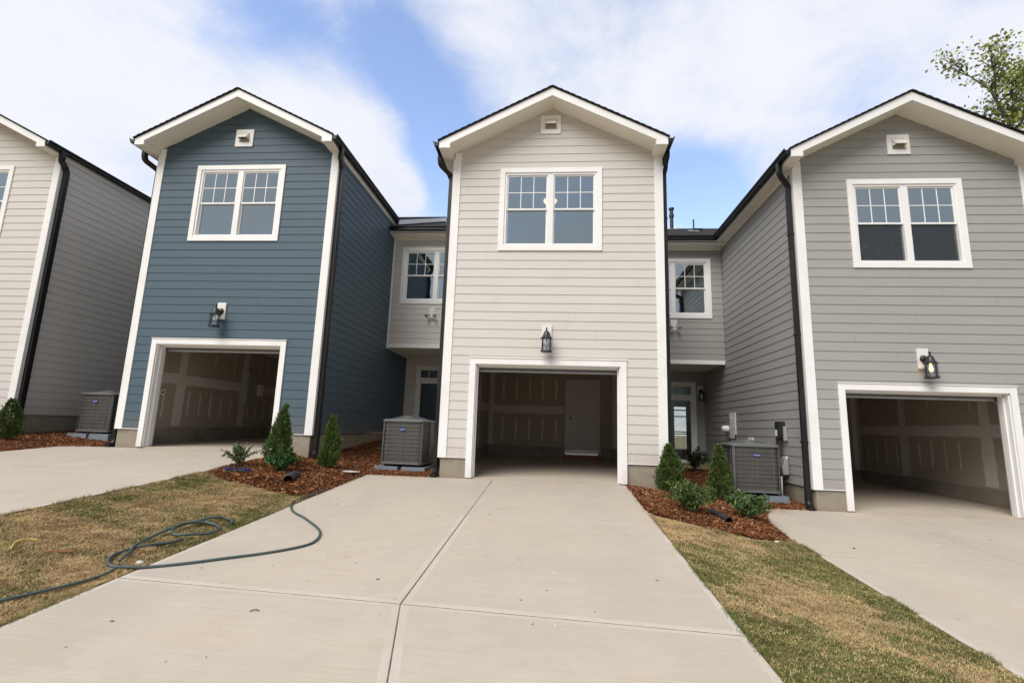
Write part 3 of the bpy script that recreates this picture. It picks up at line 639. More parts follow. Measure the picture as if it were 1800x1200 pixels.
P_C = (0, 0, 0); P_B = (-6.986, .296, .322); P_G = (6.829, 0, -.33); P_L = (-14.006, .532, .53)
far, _ = house('townhouse', 'beige townhouse cut off by the left edge of the picture, blinds in its window', 'beige', P_L, vz=-.3, blinds=True, seed=11)
blu, _ = house('townhouse', 'dark blue townhouse with white trim and an open garage', 'blue', P_B, zsid=.385, uz=.06, vz=-.31, panel=True, seed=23)
cen, _ = house('townhouse', 'pale beige townhouse in the middle with gable vent touching its peak', 'beige', P_C, lamp=(1.47, 1.95), seed=37)
gra, gmr = house('townhouse', 'medium gray townhouse on the right with a lit wall lantern', 'gray', P_G, zsid=.404, uz=.035, vz=-.25, H0=.044, screen=True, seed=51, linklamp=True)
for h in (far, blu, cen, gra): h['group'] = 'row of attached townhouses'
# roof vents of the gray house
def roofpipe(x, y, r, h, cap=False, flash=True):
    z = 6.69+.45*(y-3.93)+.045; b = MB()
    b.tube([(x, y, z-.05), (x, y, z+h)], r, 12)
    if cap: b.lathe([(r, h*.55), (r*1.35, h*.57), (r*1.35, h*.70), (r, h*.72)], (x, y, z), 14); b.lathe([(r, h*.9), (r*1.5, h*.92), (r*1.5, h), (0, h+.01)], (x, y, z), 14)
    b.build('vent_pipe', 'pipe', gmr, smooth=False)
    if flash:
        f = MB(); f.prism([(x-.17, y-.18, z-.075), (x+.17, y-.18, z-.075), (x+.17, y+.12, z+.069), (x-.17, y+.12, z+.069)], (0, -.006, .012)); f.build('pipe_flashing', 'metal', gmr)
roofpipe(-1.0, 9.0, .026, .62); roofpipe(-.76, 9.1, .07, .86, True); roofpipe(-.55, 6.9, .026, .42)
fv = MB(); zz = 6.69+.45*(6.9-3.93)+.045; fv.prism([(-.45, 7.3, zz+.16), (-.15, 7.3, zz+.16), (-.15, 7.5, zz+.25), (-.45, 7.5, zz+.25)], (0, -.05, .09)); fv.build('roof_vent', 'pipe', gmr)

# ------------------------------------------------------------------ lanterns
def make_lantern(label, loc, lit=False):
    t = thing('wall_lantern', label, 'wall lantern', loc, group='wall lanterns above the garages')
    b = MB(); b.box(-.095, .095, -.042, -.004, -.18, .19); b.build('mounting_block', 'trim', t, bevel=.004)
    b = MB(); b.lathe([(0, -.085), (.045, -.08), (.062, -.065), (.068, -.05), (.068, -.042)], (0, 0, -.0), 20, 'y')
    b.tube(spline([(0, -.07, 0), (0, -.13, .0), (0, -.185, .04), (0, -.215, .085), (0, -.20, .105), (0, -.18, .09)], 5), .013, 8)
    b.build('arm', 'lantern', t, smooth=True)
    y = -.20; b = MB(); b.lathe([(0, .125), (.012, .115), (.018, .10), (.010, .09), (.035, .075), (.055, .045), (.062, .02), (.066, .012), (.072, -.01), (.095, -.045), (.102, -.05), (.115, -.056), (.115, -.068), (.10, -.07), (0, -.068)], (0, y, -.04), 24)
    b.build('lantern_cap', 'lantern', t, smooth=False)
    b = MB(); zb, zt = -.36, -.105
    b.lathe([(.098, zb+.018), (.112, zb+.018), (.115, zb), (.105, zb-.012), (.06, zb-.015), (0, zb-.015)], (0, y, 0), 24); b.lathe([(.098, zb+.018), (.092, zb+.004), (0, zb+.004)], (0, y, 0), 24)
    for k in range(6):
        a = math.pi/6+k*math.pi/3; c, s = math.cos(a)*.098, math.sin(a)*.098; b.bar((c, y+s, zb+.01), (c, y+s, zt), .0065, .0065, (c, s, 0))
    b.build('cage', 'lantern', t)
    b = MB(); b.lathe([(.088, zb+.005), (.088, zt)], (0, y, 0), 20); b.build('glass_cylinder', 'clear', t, smooth=True)
    b = MB(); b.lathe([(0, -.25), (.022, -.24), (.032, -.215), (.028, -.18), (.015, -.15), (.014, -.11)], (0, y, 0), 14); b.build('bulb', 'glow' if lit else 'bulb', t, smooth=True)
    return t
make_lantern('black wall lantern above the middle garage, seen straight on', (1.49, 0, 2.78))
make_lantern('black wall lantern on the blue siding above a garage', (-5.50, .296, 3.23))
make_lantern('black wall lantern with its bulb lit, on gray siding above a garage', (8.34, 0, 2.44), True)
el = make_lantern('small black lantern beside the glass entry door under the gray overhang', (6.17, 6.4, 2.28)); el['group'] = 'wall lanterns'; el.scale = (.8, .8, .8)

def make_flood(label, loc):
    t = thing('floodlight', label, 'floodlight', loc, group='twin floodlights under the set-back windows')
    b = MB(); b.box(-.085, .085, -.04, -.004, -.19, .15); b.build('mounting_block', 'trim', t, bevel=.004)
    b = MB(); b.box(-.055, .055, -.075, -.04, -.15, -.04); b.build('junction_cover', 'white', t, bevel=.008)
    for s in (-1, 1):
        b = MB(); b.tube([(s*.03, -.07, -.06), (s*.06, -.11, -.05), (s*.09, -.13, -.07)], .014, 8)
        d = Vector((s*.35, -.75, -.45)).normalized(); c = Vector((s*.09, -.12, -.07))
        b.tube([c-d*.03, c, c+d*.05, c+d*.09], [.02, .032, .05, .055], 14); b.build('lamp_head', 'metal', t, smooth=False)
    return t
make_flood('twin-head floodlight on beige siding between the blue and middle houses', (-1.94, 4.35, 4.18))
make_flood('twin-head floodlight on gray siding right of the middle house', (4.94, 4.35, 3.93))

# ------------------------------------------------------------------ air conditioners
def text_mesh(body, size, depth):
    cu = bpy.data.curves.new('badge_text', 'FONT'); cu.body = body; cu.size = size; cu.align_x = 'CENTER'; cu.align_y = 'CENTER'; cu.extrude = depth; cu.shear = .25
    o = bpy.data.objects.new('tmp', cu); COL.objects.link(o); dg = bpy.context.evaluated_depsgraph_get()
    me = bpy.data.meshes.new_from_object(o.evaluated_get(dg)); bpy.data.objects.remove(o); me.name = 'lettering'; return me
TXT = text_mesh('Carrier', .042, .0015)
def rrect(w, r, n=6, cx=0, cy=0):
    out = []
    for k, (sx, sy) in enumerate(((1, -1), (1, 1), (-1, 1), (-1, -1))):
        for i in range(n+1):
            a = -math.pi/2+k*math.pi/2+i*math.pi/2/n; out.append((cx+sx*(w/2-r)+r*math.cos(a), cy+sy*(w/2-r)+r*math.sin(a)))
    return out
def make_ac(label, loc, rz):
    t = thing('air_conditioner', label, 'air conditioner', loc, rz, 'outdoor air conditioning units')
    W = .88; z0, z1 = .13, 1.02
    def ring(mb, w, r, za, zb): P = rrect(w, r); mb.prism([(x, y, za) for x, y in P], (0, 0, zb-za))
    b = MB(); ring(b, W-.035, .095, z0+.02, z1-.02); b.build('coil', 'fins', t)
    b = MB(); ring(b, W+.01, .10, z0, z0+.035); b.build('base_pan', 'acgrey', t, bevel=.004)
    b = MB()
    P = rrect(W-.015, .10, 6)
    nr = 10
    for i in range(nr+1):
        z = z0+.05+(z1-z0-.09)*i/nr
        for k in range(len(P)): a, c = P[k], P[(k+1) % len(P)]; b.bar((*a, z), (*c, z), .005, .007)
    for s in (-1, 1):
        for q in (-.22, .0, .22) if False else (-.30, .0, .30):
            b.bar((q, s*(W-.012)/2, z0+.03), (q, s*(W-.012)/2, z1-.03), .006, .005); b.bar((s*(W-.012)/2, q, z0+.03), (s*(W-.012)/2, q, z1-.03), .006, .005)
    b.build('wire_guard', 'acwire', t)
    b = MB()
    for sx in (-1, 1):
        for sy in (-1, 1):
            pts = [p for p in rrect(W+.004, .10, 6) if p[0]*sx > W/2-.062 and p[1]*sy > W/2-.062]
            b = MB()
            for p, q in zip(pts[:-1], pts[1:]):
                if (Vector(p)-Vector(q)).length < .2: b.bar((*p, (z0+z1)/2), (*q, (z0+z1)/2), .006, z1-z0-.06)
            b.build('corner_post', 'acgrey', t)
    # solid service panel on the right-hand side, near the rear corner
    b = MB(); b.box(W/2-.01, W/2+.004, .05, W/2-.10, z0+.03, z1-.03); b.build('service_panel', 'acgrey', t)
    b = MB(); P = rrect(W+.035, .11); P2 = rrect(W-.02, .10); n = len(P)
    for i in range(n):
        j = (i+1) % n
        b.poly([(*P[i], z1-.035), (*P[j], z1-.035), (*P[j], z1-.005), (*P[i], z1-.005)]); b.poly([(*P[i], z1-.005), (*P[j], z1-.005), (*P2[j], z1+.012), (*P2[i], z1+.012)])
    m = 28; rad = .36; S = [(rad*math.cos(2*math.pi*k/m-math.pi/2+math.pi/m-math.pi/4*0), rad*math.sin(2*math.pi*k/m-math.pi/2+math.pi/m)) for k in range(m)]
    A = sorted(P2, key=lambda p: math.atan2(p[1], p[0])); S = sorted(S, key=lambda p: math.atan2(p[1], p[0]))
    for i in range(m):
        j = (i+1) % m; b.poly([(*A[i], z1+.012), (*A[j], z1+.012), (*S[j], z1+.03), (*S[i], z1+.03)])
    b.poly([(x, y, z1-.036) for x, y in P][::-1])
    L = b.build('lid', 'acgrey', t)
    b = MB()
    for k in range(1, 9): 
        rr = .36*k/8; zz = z1+.03+.055*(1-(k/8)**3)
        b.tube([(rr*math.cos(a*math.pi/10), rr*math.sin(a*math.pi/10), zz) for a in range(21)], .004, 5, cap=False)
    for k in range(12):
        a = k*math.pi/6; b.tube([(.02*math.cos(a), .02*math.sin(a), z1+.085), (.2*math.cos(a), .2*math.sin(a), z1+.076), (.3*math.cos(a), .3*math.sin(a), z1+.055), (.36*math.cos(a), .36*math.sin(a), z1+.03)], .004, 5, cap=False)
    b.lathe([(0, z1+.09), (.08, z1+.088), (.085, z1+.075)], (0, 0, 0), 20)
    b.build('fan_guard', 'acgrey', L)
    b = MB(); b.lathe([(0, z1+.01), (.35, z1+.01)], (0, 0, 0), 20); b.build('fan_well', 'dark', L)
    b = MB(); y = -W/2-.006; b.v = [(.062*math.cos(a*math.pi/12), y, .83+.032*math.sin(a*math.pi/12)) for a in range(24)]+[(.062*math.cos(a*math.pi/12), y+.01, .83+.032*math.sin(a*math.pi/12)) for a in range(24)]
    b.f = [tuple(range(24))]+[(i, (i+1) % 24, 24+(i+1) % 24, 24+i) for i in range(24)]; b.m = [0]*25
    B = b.build('badge', 'badge', t)
    o = bpy.data.objects.new('lettering', TXT); COL.objects.link(o); o.parent = B
    if not TXT.materials: TXT.materials.append(MT['white'])
    o.scale = (.85, .85, .85); o.rotation_euler = (math.pi/2, 0, 0); o.location = (0, y-.002, .829)
    for x0, x1 in ((-.56, -.015), (.015, .56)):
        b = MB(); p = [(x0, -.52), (x1, -.52), (x1, .52), (x0, .52)]
        q = [(x0+.03, -.49), (x1-.03, -.49), (x1-.03, .49), (x0+.03, .49)]
        lo, hi = -.10, .085
        b.poly([(*a, hi) for a in q]); b.poly([(*a, lo) for a in p])
        for i in range(4): j = (i+1) % 4; b.poly([(*p[i], lo), (*p[j], lo), (*q[j], hi), (*q[i], hi)])
        b.build('pad', 'pad', t, bevel=.004)
    for sx in (-1, 1):
        for sy in (-1, 1): b = MB(); b.box(sx*.32-.05, sx*.32+.05, sy*.32-.05, sy*.32+.05, .085, .13); b.build('foot', 'dark', t)
    return t
make_ac('gray air conditioner on mulch between the blue and middle houses', (-1.42, 1.02, .035), math.radians(-3))
make_ac('gray air conditioner beside the gray side wall, behind a small conifer', (5.56, .98, -.225), math.radians(-2))
make_ac('gray air conditioner beside the left edge of the blue house', (-9.03, 1.72, .44), math.radians(-2))

# ------------------------------------------------------------------ meters, disconnects on the gray side wall
xg = 6.829+XL-.018
t = thing('electric_meter', 'grey metal meter box with a round glass meter on the gray side wall', 'electric meter', (xg, 3.95, .88))
b = MB(); b.box(-.13, -.012, -.16, .16, 0, .52); b.build('meter_box', 'metal', t, bevel=.006)
b = MB(); b.lathe([(0, -.29), (.05, -.28), (.085, -.25), (.09, -.13)], (0, .0, .24), 18, 'x'); b.build('meter_dial', 'white', t, smooth=True)
b = MB(); b.box(-.02, .0, -.24, .2, .1, .66); b.build('backing_board', 'trim', t)
b = MB(); b.tube([(-.06, .05, 0), (-.06, .05, -.9)], .022, 8); b.tube([(-.06, -.06, 0), (-.06, -.06, -.9)], .022, 8); b.build('conduit', 'metal', t)
t = thing('vent_hood', 'small tan dryer vent hood on the gray wall above an air conditioner', 'vent hood', (xg, 2.75, .78))
b = MB(); b.box(-.03, 0, -.13, .13, -.12, .14); b.build('vent_flange', 'soffit', t, bevel=.005)
b = MB(); b.lathe([(0, -.13), (.05, -.12), (.055, -.03)], (0, 0, 0), 14, 'x'); b.build('vent_spout', 'soffit', t, smooth=True)
t = thing('disconnect_switch', 'grey and black electrical disconnect boxes with two conduits on gray siding', 'disconnect box', (xg, 1.12, .93))
b = MB(); b.box(-.09, 0, .06, .20, 0, .26); b.box(-.07, 0, -.24, -.19, -.04, .24); b.build('side_box', 'metal', t, bevel=.005)
b = MB(); b.box(-.12, 0, -.15, .05, .02, .34); b.build('cover', 'lantern', t, bevel=.008)
b = MB(); b.box(-.124, -.12, -.05, .04, .05, .17); b.build('notice', 'white', t)
b = MB()
b.tube(spline([(-.06, .12, 0), (-.06, .12, -.25), (-.06, .08, -.5), (-.07, .05, -.65), (-.09, .02, -.8)], 5), .018, 8); b.tube(spline([(-.06, -.05, .02), (-.06, -.06, -.3), (-.06, -.06, -.55), (-.08, -.02, -.72)], 5), .018, 8); b.build('conduit', 'pipe', t, smooth=True)
t = thing('line_set_cover', 'grey cover where refrigerant lines leave the gray wall beside an air conditioner', 'pipe cover', (xg, .98, .42))
b = MB(); b.prism([(-.005, -.10, -.19), (-.12, -.08, -.20), (-.13, -.08, -.05), (-.07, -.09, .14), (-.005, -.1, .18)], (0, .20, 0)); b.build('cover', 'metal', t, bevel=.02)
b = MB(); b.tube(spline([(-.06, .0, -.17), (-.12, -.02, -.26), (-.17, -.03, -.33), (-.18, -.03, -.55), (-.20, 0, -.62)], 5), .022, 8); b.build('refrigerant_line', 'pipe', t, smooth=True)
b = MB(); b.tube([(-.16, -.09, -.22), (-.16, -.09, -.66)], .014, 8); b.build('white_pipe', 'white', t, smooth=True)

# ------------------------------------------------------------------ ground, beds, lawns, drives
MUL_L = [(-3.74, .31), (-3.74, -1.75), (-3.66, -2.08), (-3.35, -2.24), (-2.9, -2.27), (-2.4, -2.33), (-2.1, -2.27), (-1.93, -2.12), (-1.90, .0), (-.48, .0), (-.48, 4.92), (-3.26, 4.92), (-3.26, .31)]
MUL_R = [(3.0, 0), (3.0, -2.05), (3.12, -2.24), (3.5, -2.33), (3.75, -2.40), (4.1, -2.47), (4.4, -2.48), (4.75, -2.28), (4.97, -1.98), (5.03, -1.2), (5.22, -.6), (5.5, -.07), (5.6, .0), (6.34, .0), (6.34, 4.92), (3.72, 4.92), (3.72, 0)]
MUL_F = [(-10.8, .55), (-10.8, -1.6), (-10.3, -1.95), (-9.4, -2.0), (-8.85, -1.75), (-8.62, -1.1), (-8.5, .05), (-8.35, .12), (-7.49, .30), (-7.49, 4.9), (-10.28, 4.9), (-10.28, .55)]
DRV = [(-15.8-4.9, -15.8), (-8.6-.0, -3.72), (-1.92, 3.0), (4.98, 9.9)]
def grow(P, k=.0): return P
def mound(x, y, P):
    e = np.full(np.shape(x), 9.0)
    for i in range(len(P)):
        a = np.array(P[i]); b = np.array(P[(i+1) % len(P)]); d = b-a; L = (d**2).sum()
        tt = np.clip(((x-a[0])*d[0]+(y-a[1])*d[1])/L, 0, 1); e = np.minimum(e, np.hypot(x-a[0]-tt*d[0], y-a[1]-tt*d[1]))
    return np.clip(e/.35, 0, 1)**.7*.07*(1-np.clip((y+.5)/.9, 0, .88))
# the one big ground sheet, with holes where the wings stand
foot = [(a[0]+XL+.1, a[0]+XR-.1, a[1]+.1) for a in (P_L, P_B, P_C, P_G)]
xs = sorted(set([-400, -120, -60, -40, -30, -25]+list(np.round(np.arange(-22, 22.1, 1.0), 3))+[30, 60, 120, 400]+[v for f in foot for v in f[:2]]+HX[1:-1]+[-17.2, 10.4]))
ys = sorted(set([-400, -150, -60, -30, -20, -15, -12]+list(np.arange(-9.2, .01, .92))+[0.1, .35, 1.5, 3, 4.5, 6.5, 8, 14, 20, 40, 100, 400]))
V = []; F = []; ix = {}
def gz(x, y): return float(H(x, y))-.022-(.10 if y < -9.1 else 0)
for i, x in enumerate(xs):
    for j, y in enumerate(ys): ix[i, j] = len(V); V.append((x, y, gz(x, y)))
for i in range(len(xs)-1):
    for j in range(len(ys)-1):
        cx, cy = (xs[i]+xs[i+1])/2, (ys[j]+ys[j+1])/2
        if any(a < cx < b and cy > c for a, b, c in foot) and cy < 13.5: continue
        if -17.2 < cx < 10.4 and 6.4 < cy < 13.5: continue
        F.append((ix[i, j], ix[i+1, j], ix[i+1, j+1], ix[i, j+1]))
me = bpy.data.meshes.new('ground'); me.from_pydata(V, [], F); 
MT['ground'] = pmat('ground_soil', (.26, .19, .11), .95, noise=[((.3, .3, 1), 6, (.12, .15, .05), .4, .65, .8), ((8, 8, 1), 5, (.33, .26, .15), .45, .7, .7)])
me.materials.append(MT['ground']); go = bpy.data.objects.new('ground', me); COL.objects.link(go); tag(go, kind='structure')
b = MB(); b.prism([(-200, -16.5, -.94), (200, -16.5, -.94), (200, -9.3, -.94), (-200, -9.3, -.94)], (0, 0, .12)); tag(b.build('road', 'asphalt'), kind='structure')

def panel(mb, P, inset=.0, gap=.006, groove=.05):
    """concrete panel: polygon P (ccw) shrunk by gap, bordered by a tooled strip"""
    def shrink(P, d):
        n = len(P); out = []
        for i in range(n):
            a, b, c = Vector(P[i-1]), Vector(P[i]), Vector(P[(i+1) % n]); e1 = (b-a).normalized(); e2 = (c-b).normalized()
            n1 = Vector((-e1.y, e1.x)); n2 = Vector((-e2.y, e2.x)); m = (n1+n2); m = m/max(.3, m.dot(n1)); out.append(b+m*d)
        return out
    z = lambda p, d=0: (p[0], p[1], float(H(min(max(p[0], HX0[0]), HX0[1]), p[1]))+d)
    A = shrink(P, gap); B = shrink(P, gap+.006); C = shrink(P, gap+inset) if inset else None; n = len(P)
    for i in range(n):
        j = (i+1) % n; mb.mi = 2
        mb.poly([z(A[i], -groove), z(A[j], -groove), z(A[j], -.0025), z(A[i], -.0025)]); mb.mi = 1 if inset else 0; mb.poly([z(A[i], -.0025), z(A[j], -.0025), z(B[j]), z(B[i])])
        if inset: mb.poly([z(B[i]), z(B[j]), z(C[j], .0015), z(C[i], .0015)])
    mb.mi = 0; mb.poly([z(p, .0015 if inset else 0) for p in (C or B)])
def drive(x0, x1, ytop, xm, yj1, yj2, name_label=None):
    global HX0; HX0 = (x0+.05 if x0 > -50 else x0, x1-.05)
    b = MB(); s = -.063
    y1 = lambda x: yj1+s*.4*(x-xm); y2 = lambda x: yj2+s*(x-xm); xm2 = lambda y: xm+(.24*max(0, (yj2-y)))
    yb = -9.25
    panel(b, [(x0, y1(x0)), (xm, y1(xm)), (xm, ytop), (x0, ytop)], .0, .004); panel(b, [(xm, y1(xm)), (x1, y1(x1)), (x1, ytop), (xm, ytop)], .0, .004)
    panel(b, [(x0, y2(x0)), (xm, y2(xm)), (xm, y1(xm)), (x0, y1(x0))], .055, .006); panel(b, [(xm, y2(xm)), (x1, y2(x1)), (x1, y1(x1)), (xm, y1(xm))], .055, .006)
    panel(b, [(x0, yb), (xm2(yb), yb), (xm, y2(xm)), (x0, y2(x0))], .055, .005); panel(b, [(xm2(yb), yb), (x1, yb), (x1, y2(x1)), (xm, y2(xm))], .055, .005)
    b.mi = 2
    zz = lambda x, y: float(H(min(max(x, HX0[0]), HX0[1]), y))-.012
    b.poly([(x0+.004, yb+.01, zz(x0, yb)), (x1-.004, yb+.01, zz(x1, yb)), (x1-.004, ytop-.01, zz(x1, ytop)), (x0+.004, ytop-.01, zz(x0, ytop))])
    b.mi = 0; b.prism([(x0, yb, -.12+zz(x0, yb)), (x1, yb, -.12+zz(x1, yb)), (x1, ytop, -.12+zz(x1, ytop)), (x0, ytop, -.12+zz(x0, ytop))], (0, 0, .11))
    return tag(b.build('driveway', ['conc', 'tool', 'joint']), kind='structure')
drive(-20.7, -15.8, .52, -18.3, -2.5, -5.4)
drive(-10.8-.0+2.2, -3.72, .285, -6.45, -2.5, -5.3)
drive(-1.92, 3.0, -.006, .53, -2.83, -5.66)
drive(4.98, 9.9, -.006, 7.36, -2.83, -5.66)
drive(-10.8-4.9+.0, -10.8, .52, -13.3, -2.5, -5.4) if False else None
# spare drive of the leftmost house
HX0 = (-15.7, -10.85)

# lawns: a finely bumped mat carrying blades
def green(x, y):
    g = fbm(x, y, .95)*1.25+fbm(x+50, y*1.6, 2.7)*.75+vnoise(x+9, y+3, 14)*.22
    g = g-1.13
    g = g+.55*np.exp(-np.abs(x-4.82)/.30)*(x > 3.9)+.25*np.exp(-np.abs(x-3.2)/.30)*(y < -3.5)*(x > 0)
    g = g+.60*np.exp(-np.abs(x+3.45)/.28)*(x > -3.8)*(x < -2)*(y > -4.6)+.22*np.exp(-((x+2.1)/.25)**2)*(y > -3.6)-.18*(x < 0)*(x > -8)
    g = g-.05*(x > 3)
    return np.clip(.52+g*1.5, 0, 1)
STRAW = np.array((.46, .34, .18)); STRAW2 = np.array((.25, .16, .08)); GRN = np.array((.085, .115, .026)); GRN2 = np.array((.17, .185, .055))
def lawn_col(x, y, r1, r2):
    g = green(x, y)[:, None]; s = STRAW*r1[:, None]+STRAW2*(1-r1[:, None]); gg = GRN*r2[:, None]+GRN2*(1-r2[:, None])
    return s*(1-g)+gg*g
def lumps(x, y): return .022*(fbm(x, y, 2.2)-.5)+.02*(vnoise(x, y, 7)-.5)+.010*(vnoise(x, y, 19)-.5)-.012
def blades(n, x0, x1, y0, y1, keep, name, hmul=1.):
    x = rng.uniform(x0, x1, n); y = rng.uniform(y0, y1, n); k = keep(x, y); x, y = x[k], y[k]; n = len(x)
    g = green(x, y); isg = rng.random(n) < np.clip(g*1.05, .07, .85)
    L = np.where(isg, rng.uniform(.012, .030, n), rng.uniform(.012, .038, n))*hmul
    tilt = np.where(isg, rng.uniform(.25, 1.15, n), rng.uniform(.85, 1.55, n)); a = rng.uniform(0, 2*math.pi, n); w = rng.uniform(.0012, .0026, n)
    base = np.c_[x, y, H(x, y)+lumps(x, y)+np.where(isg, -.002, rng.uniform(0, .010, n))]
    d = np.c_[np.cos(a)*np.sin(tilt), np.sin(a)*np.sin(tilt), np.cos(tilt)]; sd = np.c_[-np.sin(a), np.cos(a), np.zeros(n)]
    V = np.empty((n, 3, 3)); V[:, 0] = base-sd*w[:, None]; V[:, 1] = base+sd*w[:, None]; V[:, 2] = base+d*L[:, None]
    r = rng.random(n)
    cs = STRAW*(1.15*r+.25)[:, None]+STRAW2*(1-r)[:, None]; cg = GRN*r[:, None]+GRN2*(1-r)[:, None]; c = np.where(isg[:, None], cg, cs)*(.62+.75*fbm(x+7, y*1.7, 3.3)[:, None])
    return np_mesh(name, V.reshape(-1, 3), np.arange(3*n).reshape(n, 3), np.repeat(c, 3, 0), 'stuffcol')
def lawn(x0, x1, y0, y1, bed, dens, st=.035):
    X = np.arange(x0, x1+st/2, st); Y = np.arange(y0, y1+st/2, st); gx, gy = np.meshgrid(X, Y, indexing='ij'); z = H(gx, gy)+lumps(gx, gy)-.006
    nx, ny = gx.shape; V = np.c_[gx.ravel(), gy.ravel(), z.ravel()]; I = np.arange(nx*ny).reshape(nx, ny)
    F = np.c_[I[:-1, :-1].ravel(), I[1:, :-1].ravel(), I[1:, 1:].ravel(), I[:-1, 1:].ravel()]
    n = len(V); c = lawn_col(V[:, 0], V[:, 1], rng.random(n), rng.random(n))*(.35+.45*fbm(V[:, 0], V[:, 1], 5.)[:, None])
    cxy = V[F].mean(1); F = F[~inpoly(cxy[:, 0], cxy[:, 1], bed)] if bed else F
    o = np_mesh('lawn', V, F, c, 'stuffcol'); tag(o, kind='structure')
    A = (x1-x0)*(y1-y0)
    o = blades(int(dens*A), x0, x1, y0, y1, (lambda x, y: ~inpoly(x, y, bed)) if bed else (lambda x, y: x > -1e9), 'grass')
    return o
tag(lawn(-3.715, -1.925, -9.2, -1.6, MUL_L, 40000), 'straw-coloured dormant turf with green patches left of the middle driveway', 'grass', kind='stuff')
tag(lawn(3.005, 4.975, -9.2, -1.8, MUL_R, 42000), 'brown and green turf between the middle and right driveways', 'grass', kind='stuff')
tag(lawn(-15.79, -8.62, -9.2, -1.2, MUL_F, 2500, .09), 'patchy turf left of the blue house driveway', 'grass', kind='stuff')
# grass spilling over the drive edges
def tufts(n, pts, name, label):
    P = np.array(pts); s = rng.integers(0, len(P)-1, n); t = rng.random(n); c = P[s]*(1-t)[:, None]+P[s+1]*t[:, None]
    cl = vnoise(c[:, 0]*3, c[:, 1], 3.0) > .42
    c = c[cl]; n = len(c); x = c[:, 0]+rng.normal(0, .018, n); y = c[:, 1]+rng.normal(0, .01, n)
    L = rng.uniform(.02, .05, n); tilt = rng.uniform(.4, 1.4, n); a = rng.uniform(0, 2*math.pi, n); w = rng.uniform(.001, .0022, n)
    base = np.c_[x, y, H(x, y)+.0]; d = np.c_[np.cos(a)*np.sin(tilt), np.sin(a)*np.sin(tilt), np.cos(tilt)]; sd_ = np.c_[-np.sin(a), np.cos(a), np.zeros(n)]
    V = np.empty((n, 3, 3)); V[:, 0] = base-sd_*w[:, None]; V[:, 1] = base+sd_*w[:, None]; V[:, 2] = base+d*L[:, None]
    r = rng.random(n); g = (green(x, y) > rng.random(n)*.9); cc = np.where(g[:, None], GRN*r[:, None]+GRN2*(1-r)[:, None], STRAW*r[:, None]+STRAW2*(1-r)[:, None])
    tag(np_mesh(name, V.reshape(-1, 3), np.arange(3*n).reshape(n, 3), np.repeat(cc, 3, 0), 'stuffcol'), label, 'grass', kind='stuff')
tufts(5000, [(-3.715, -9), (-3.715, -2.0)], 'grass_edge', 'ragged grass along the edge of the blue house driveway')
tufts(6000, [(-1.925, -9), (-1.925, -2.3)], 'grass_edge', 'ragged dry grass along the left edge of the middle driveway')
tufts(6000, [(3.005, -9), (3.005, -2.3)], 'grass_edge', 'ragged grass along the right edge of the middle driveway')
tufts(9000, [(4.975, -9), (4.975, -2.1)], 'grass_edge', 'thick green grass edge along the gray house driveway')

def mulch(P, dens, label, x0, x1, y0, y1):
    st = .05; X = np.arange(x0, x1+st, st); Y = np.arange(y0, y1+st, st); gx, gy = np.meshgrid(X, Y, indexing='ij')
    hz = lambda x, y: H(x, y)+mound(x, y, P)+.02*(vnoise(x, y, 8)-.5)+.012*(vnoise(x, y, 21)-.5)-.006
    z = hz(gx, gy); nx, ny = gx.shape; V = np.c_[gx.ravel(), gy.ravel(), z.ravel()]; I = np.arange(nx*ny).reshape(nx, ny)
    F = np.c_[I[:-1, :-1].ravel(), I[1:, :-1].ravel(), I[1:, 1:].ravel(), I[:-1, 1:].ravel()]; c = V[F].mean(1); F = F[inpoly(c[:, 0], c[:, 1], P)]
    n = len(V); col = np.array((.115, .04, .018))*(.5+rng.random((n, 1)))
    tag(np_mesh('mulch_bed', V, F, col, 'stuffcol'), kind='structure')
    n = int(dens*(x1-x0)*(y1-y0)); x = rng.uniform(x0, x1, n); y = rng.uniform(y0, y1, n)
    dn = np.where(y > 1.2, .45, 1.0); k = inpoly(x+rng.normal(0, .018, n), y+rng.normal(0, .025, n), P) & (rng.random(n) < dn); x, y = x[k], y[k]; n = len(x)
    L = rng.gamma(2.2, .0050, n)+.004; w = L*rng.uniform(.10, .32, n)+.0015; a = rng.uniform(0, 2*math.pi, n); tl = rng.normal(0, .35, n)
    c0 = np.c_[x, y, hz(x, y)+rng.uniform(.001, .018, n)]; d = np.c_[np.cos(a)*np.cos(tl), np.sin(a)*np.cos(tl), np.sin(tl)]; s = np.c_[-np.sin(a), np.cos(a), rng.normal(0, .4, n)]
    V = np.empty((n, 4, 3)); V[:, 0] = c0-d*L[:, None]-s*w[:, None]*.6; V[:, 1] = c0+d*L[:, None]-s*w[:, None]*.4; V[:, 2] = c0+d*L[:, None]*.9+s*w[:, None]; V[:, 3] = c0-d*L[:, None]*.95+s*w[:, None]*.8
    pal = np.array([(.20, .075, .032), (.29, .12, .052), (.12, .042, .022), (.42, .23, .115), (.07, .03, .02), (.56, .40, .25)])
    pk = rng.choice(6, n, p=[.31, .27, .2, .11, .09, .02]); cc = pal[pk]*rng.uniform(.65, 1.25, (n, 1))*np.array((1.05, 1.02, .93))
    return tag(np_mesh('mulch', V.reshape(-1, 3), np.arange(4*n).reshape(n, 4), np.repeat(cc, 4, 0), 'stuffcol'), label, 'mulch', kind='stuff')
mulch(MUL_L, 11500, 'red-brown bark mulch bed between the blue and middle houses', -3.76, -.46, -2.36, 4.95)
mulch(MUL_R, 11500, 'red-brown bark mulch bed between the middle and gray houses', 2.98, 6.36, -2.5, 4.95)
mulch(MUL_F, 3500, 'red-brown bark mulch bed left of the blue house', -10.8, -7.45, -2.05, 4.95)
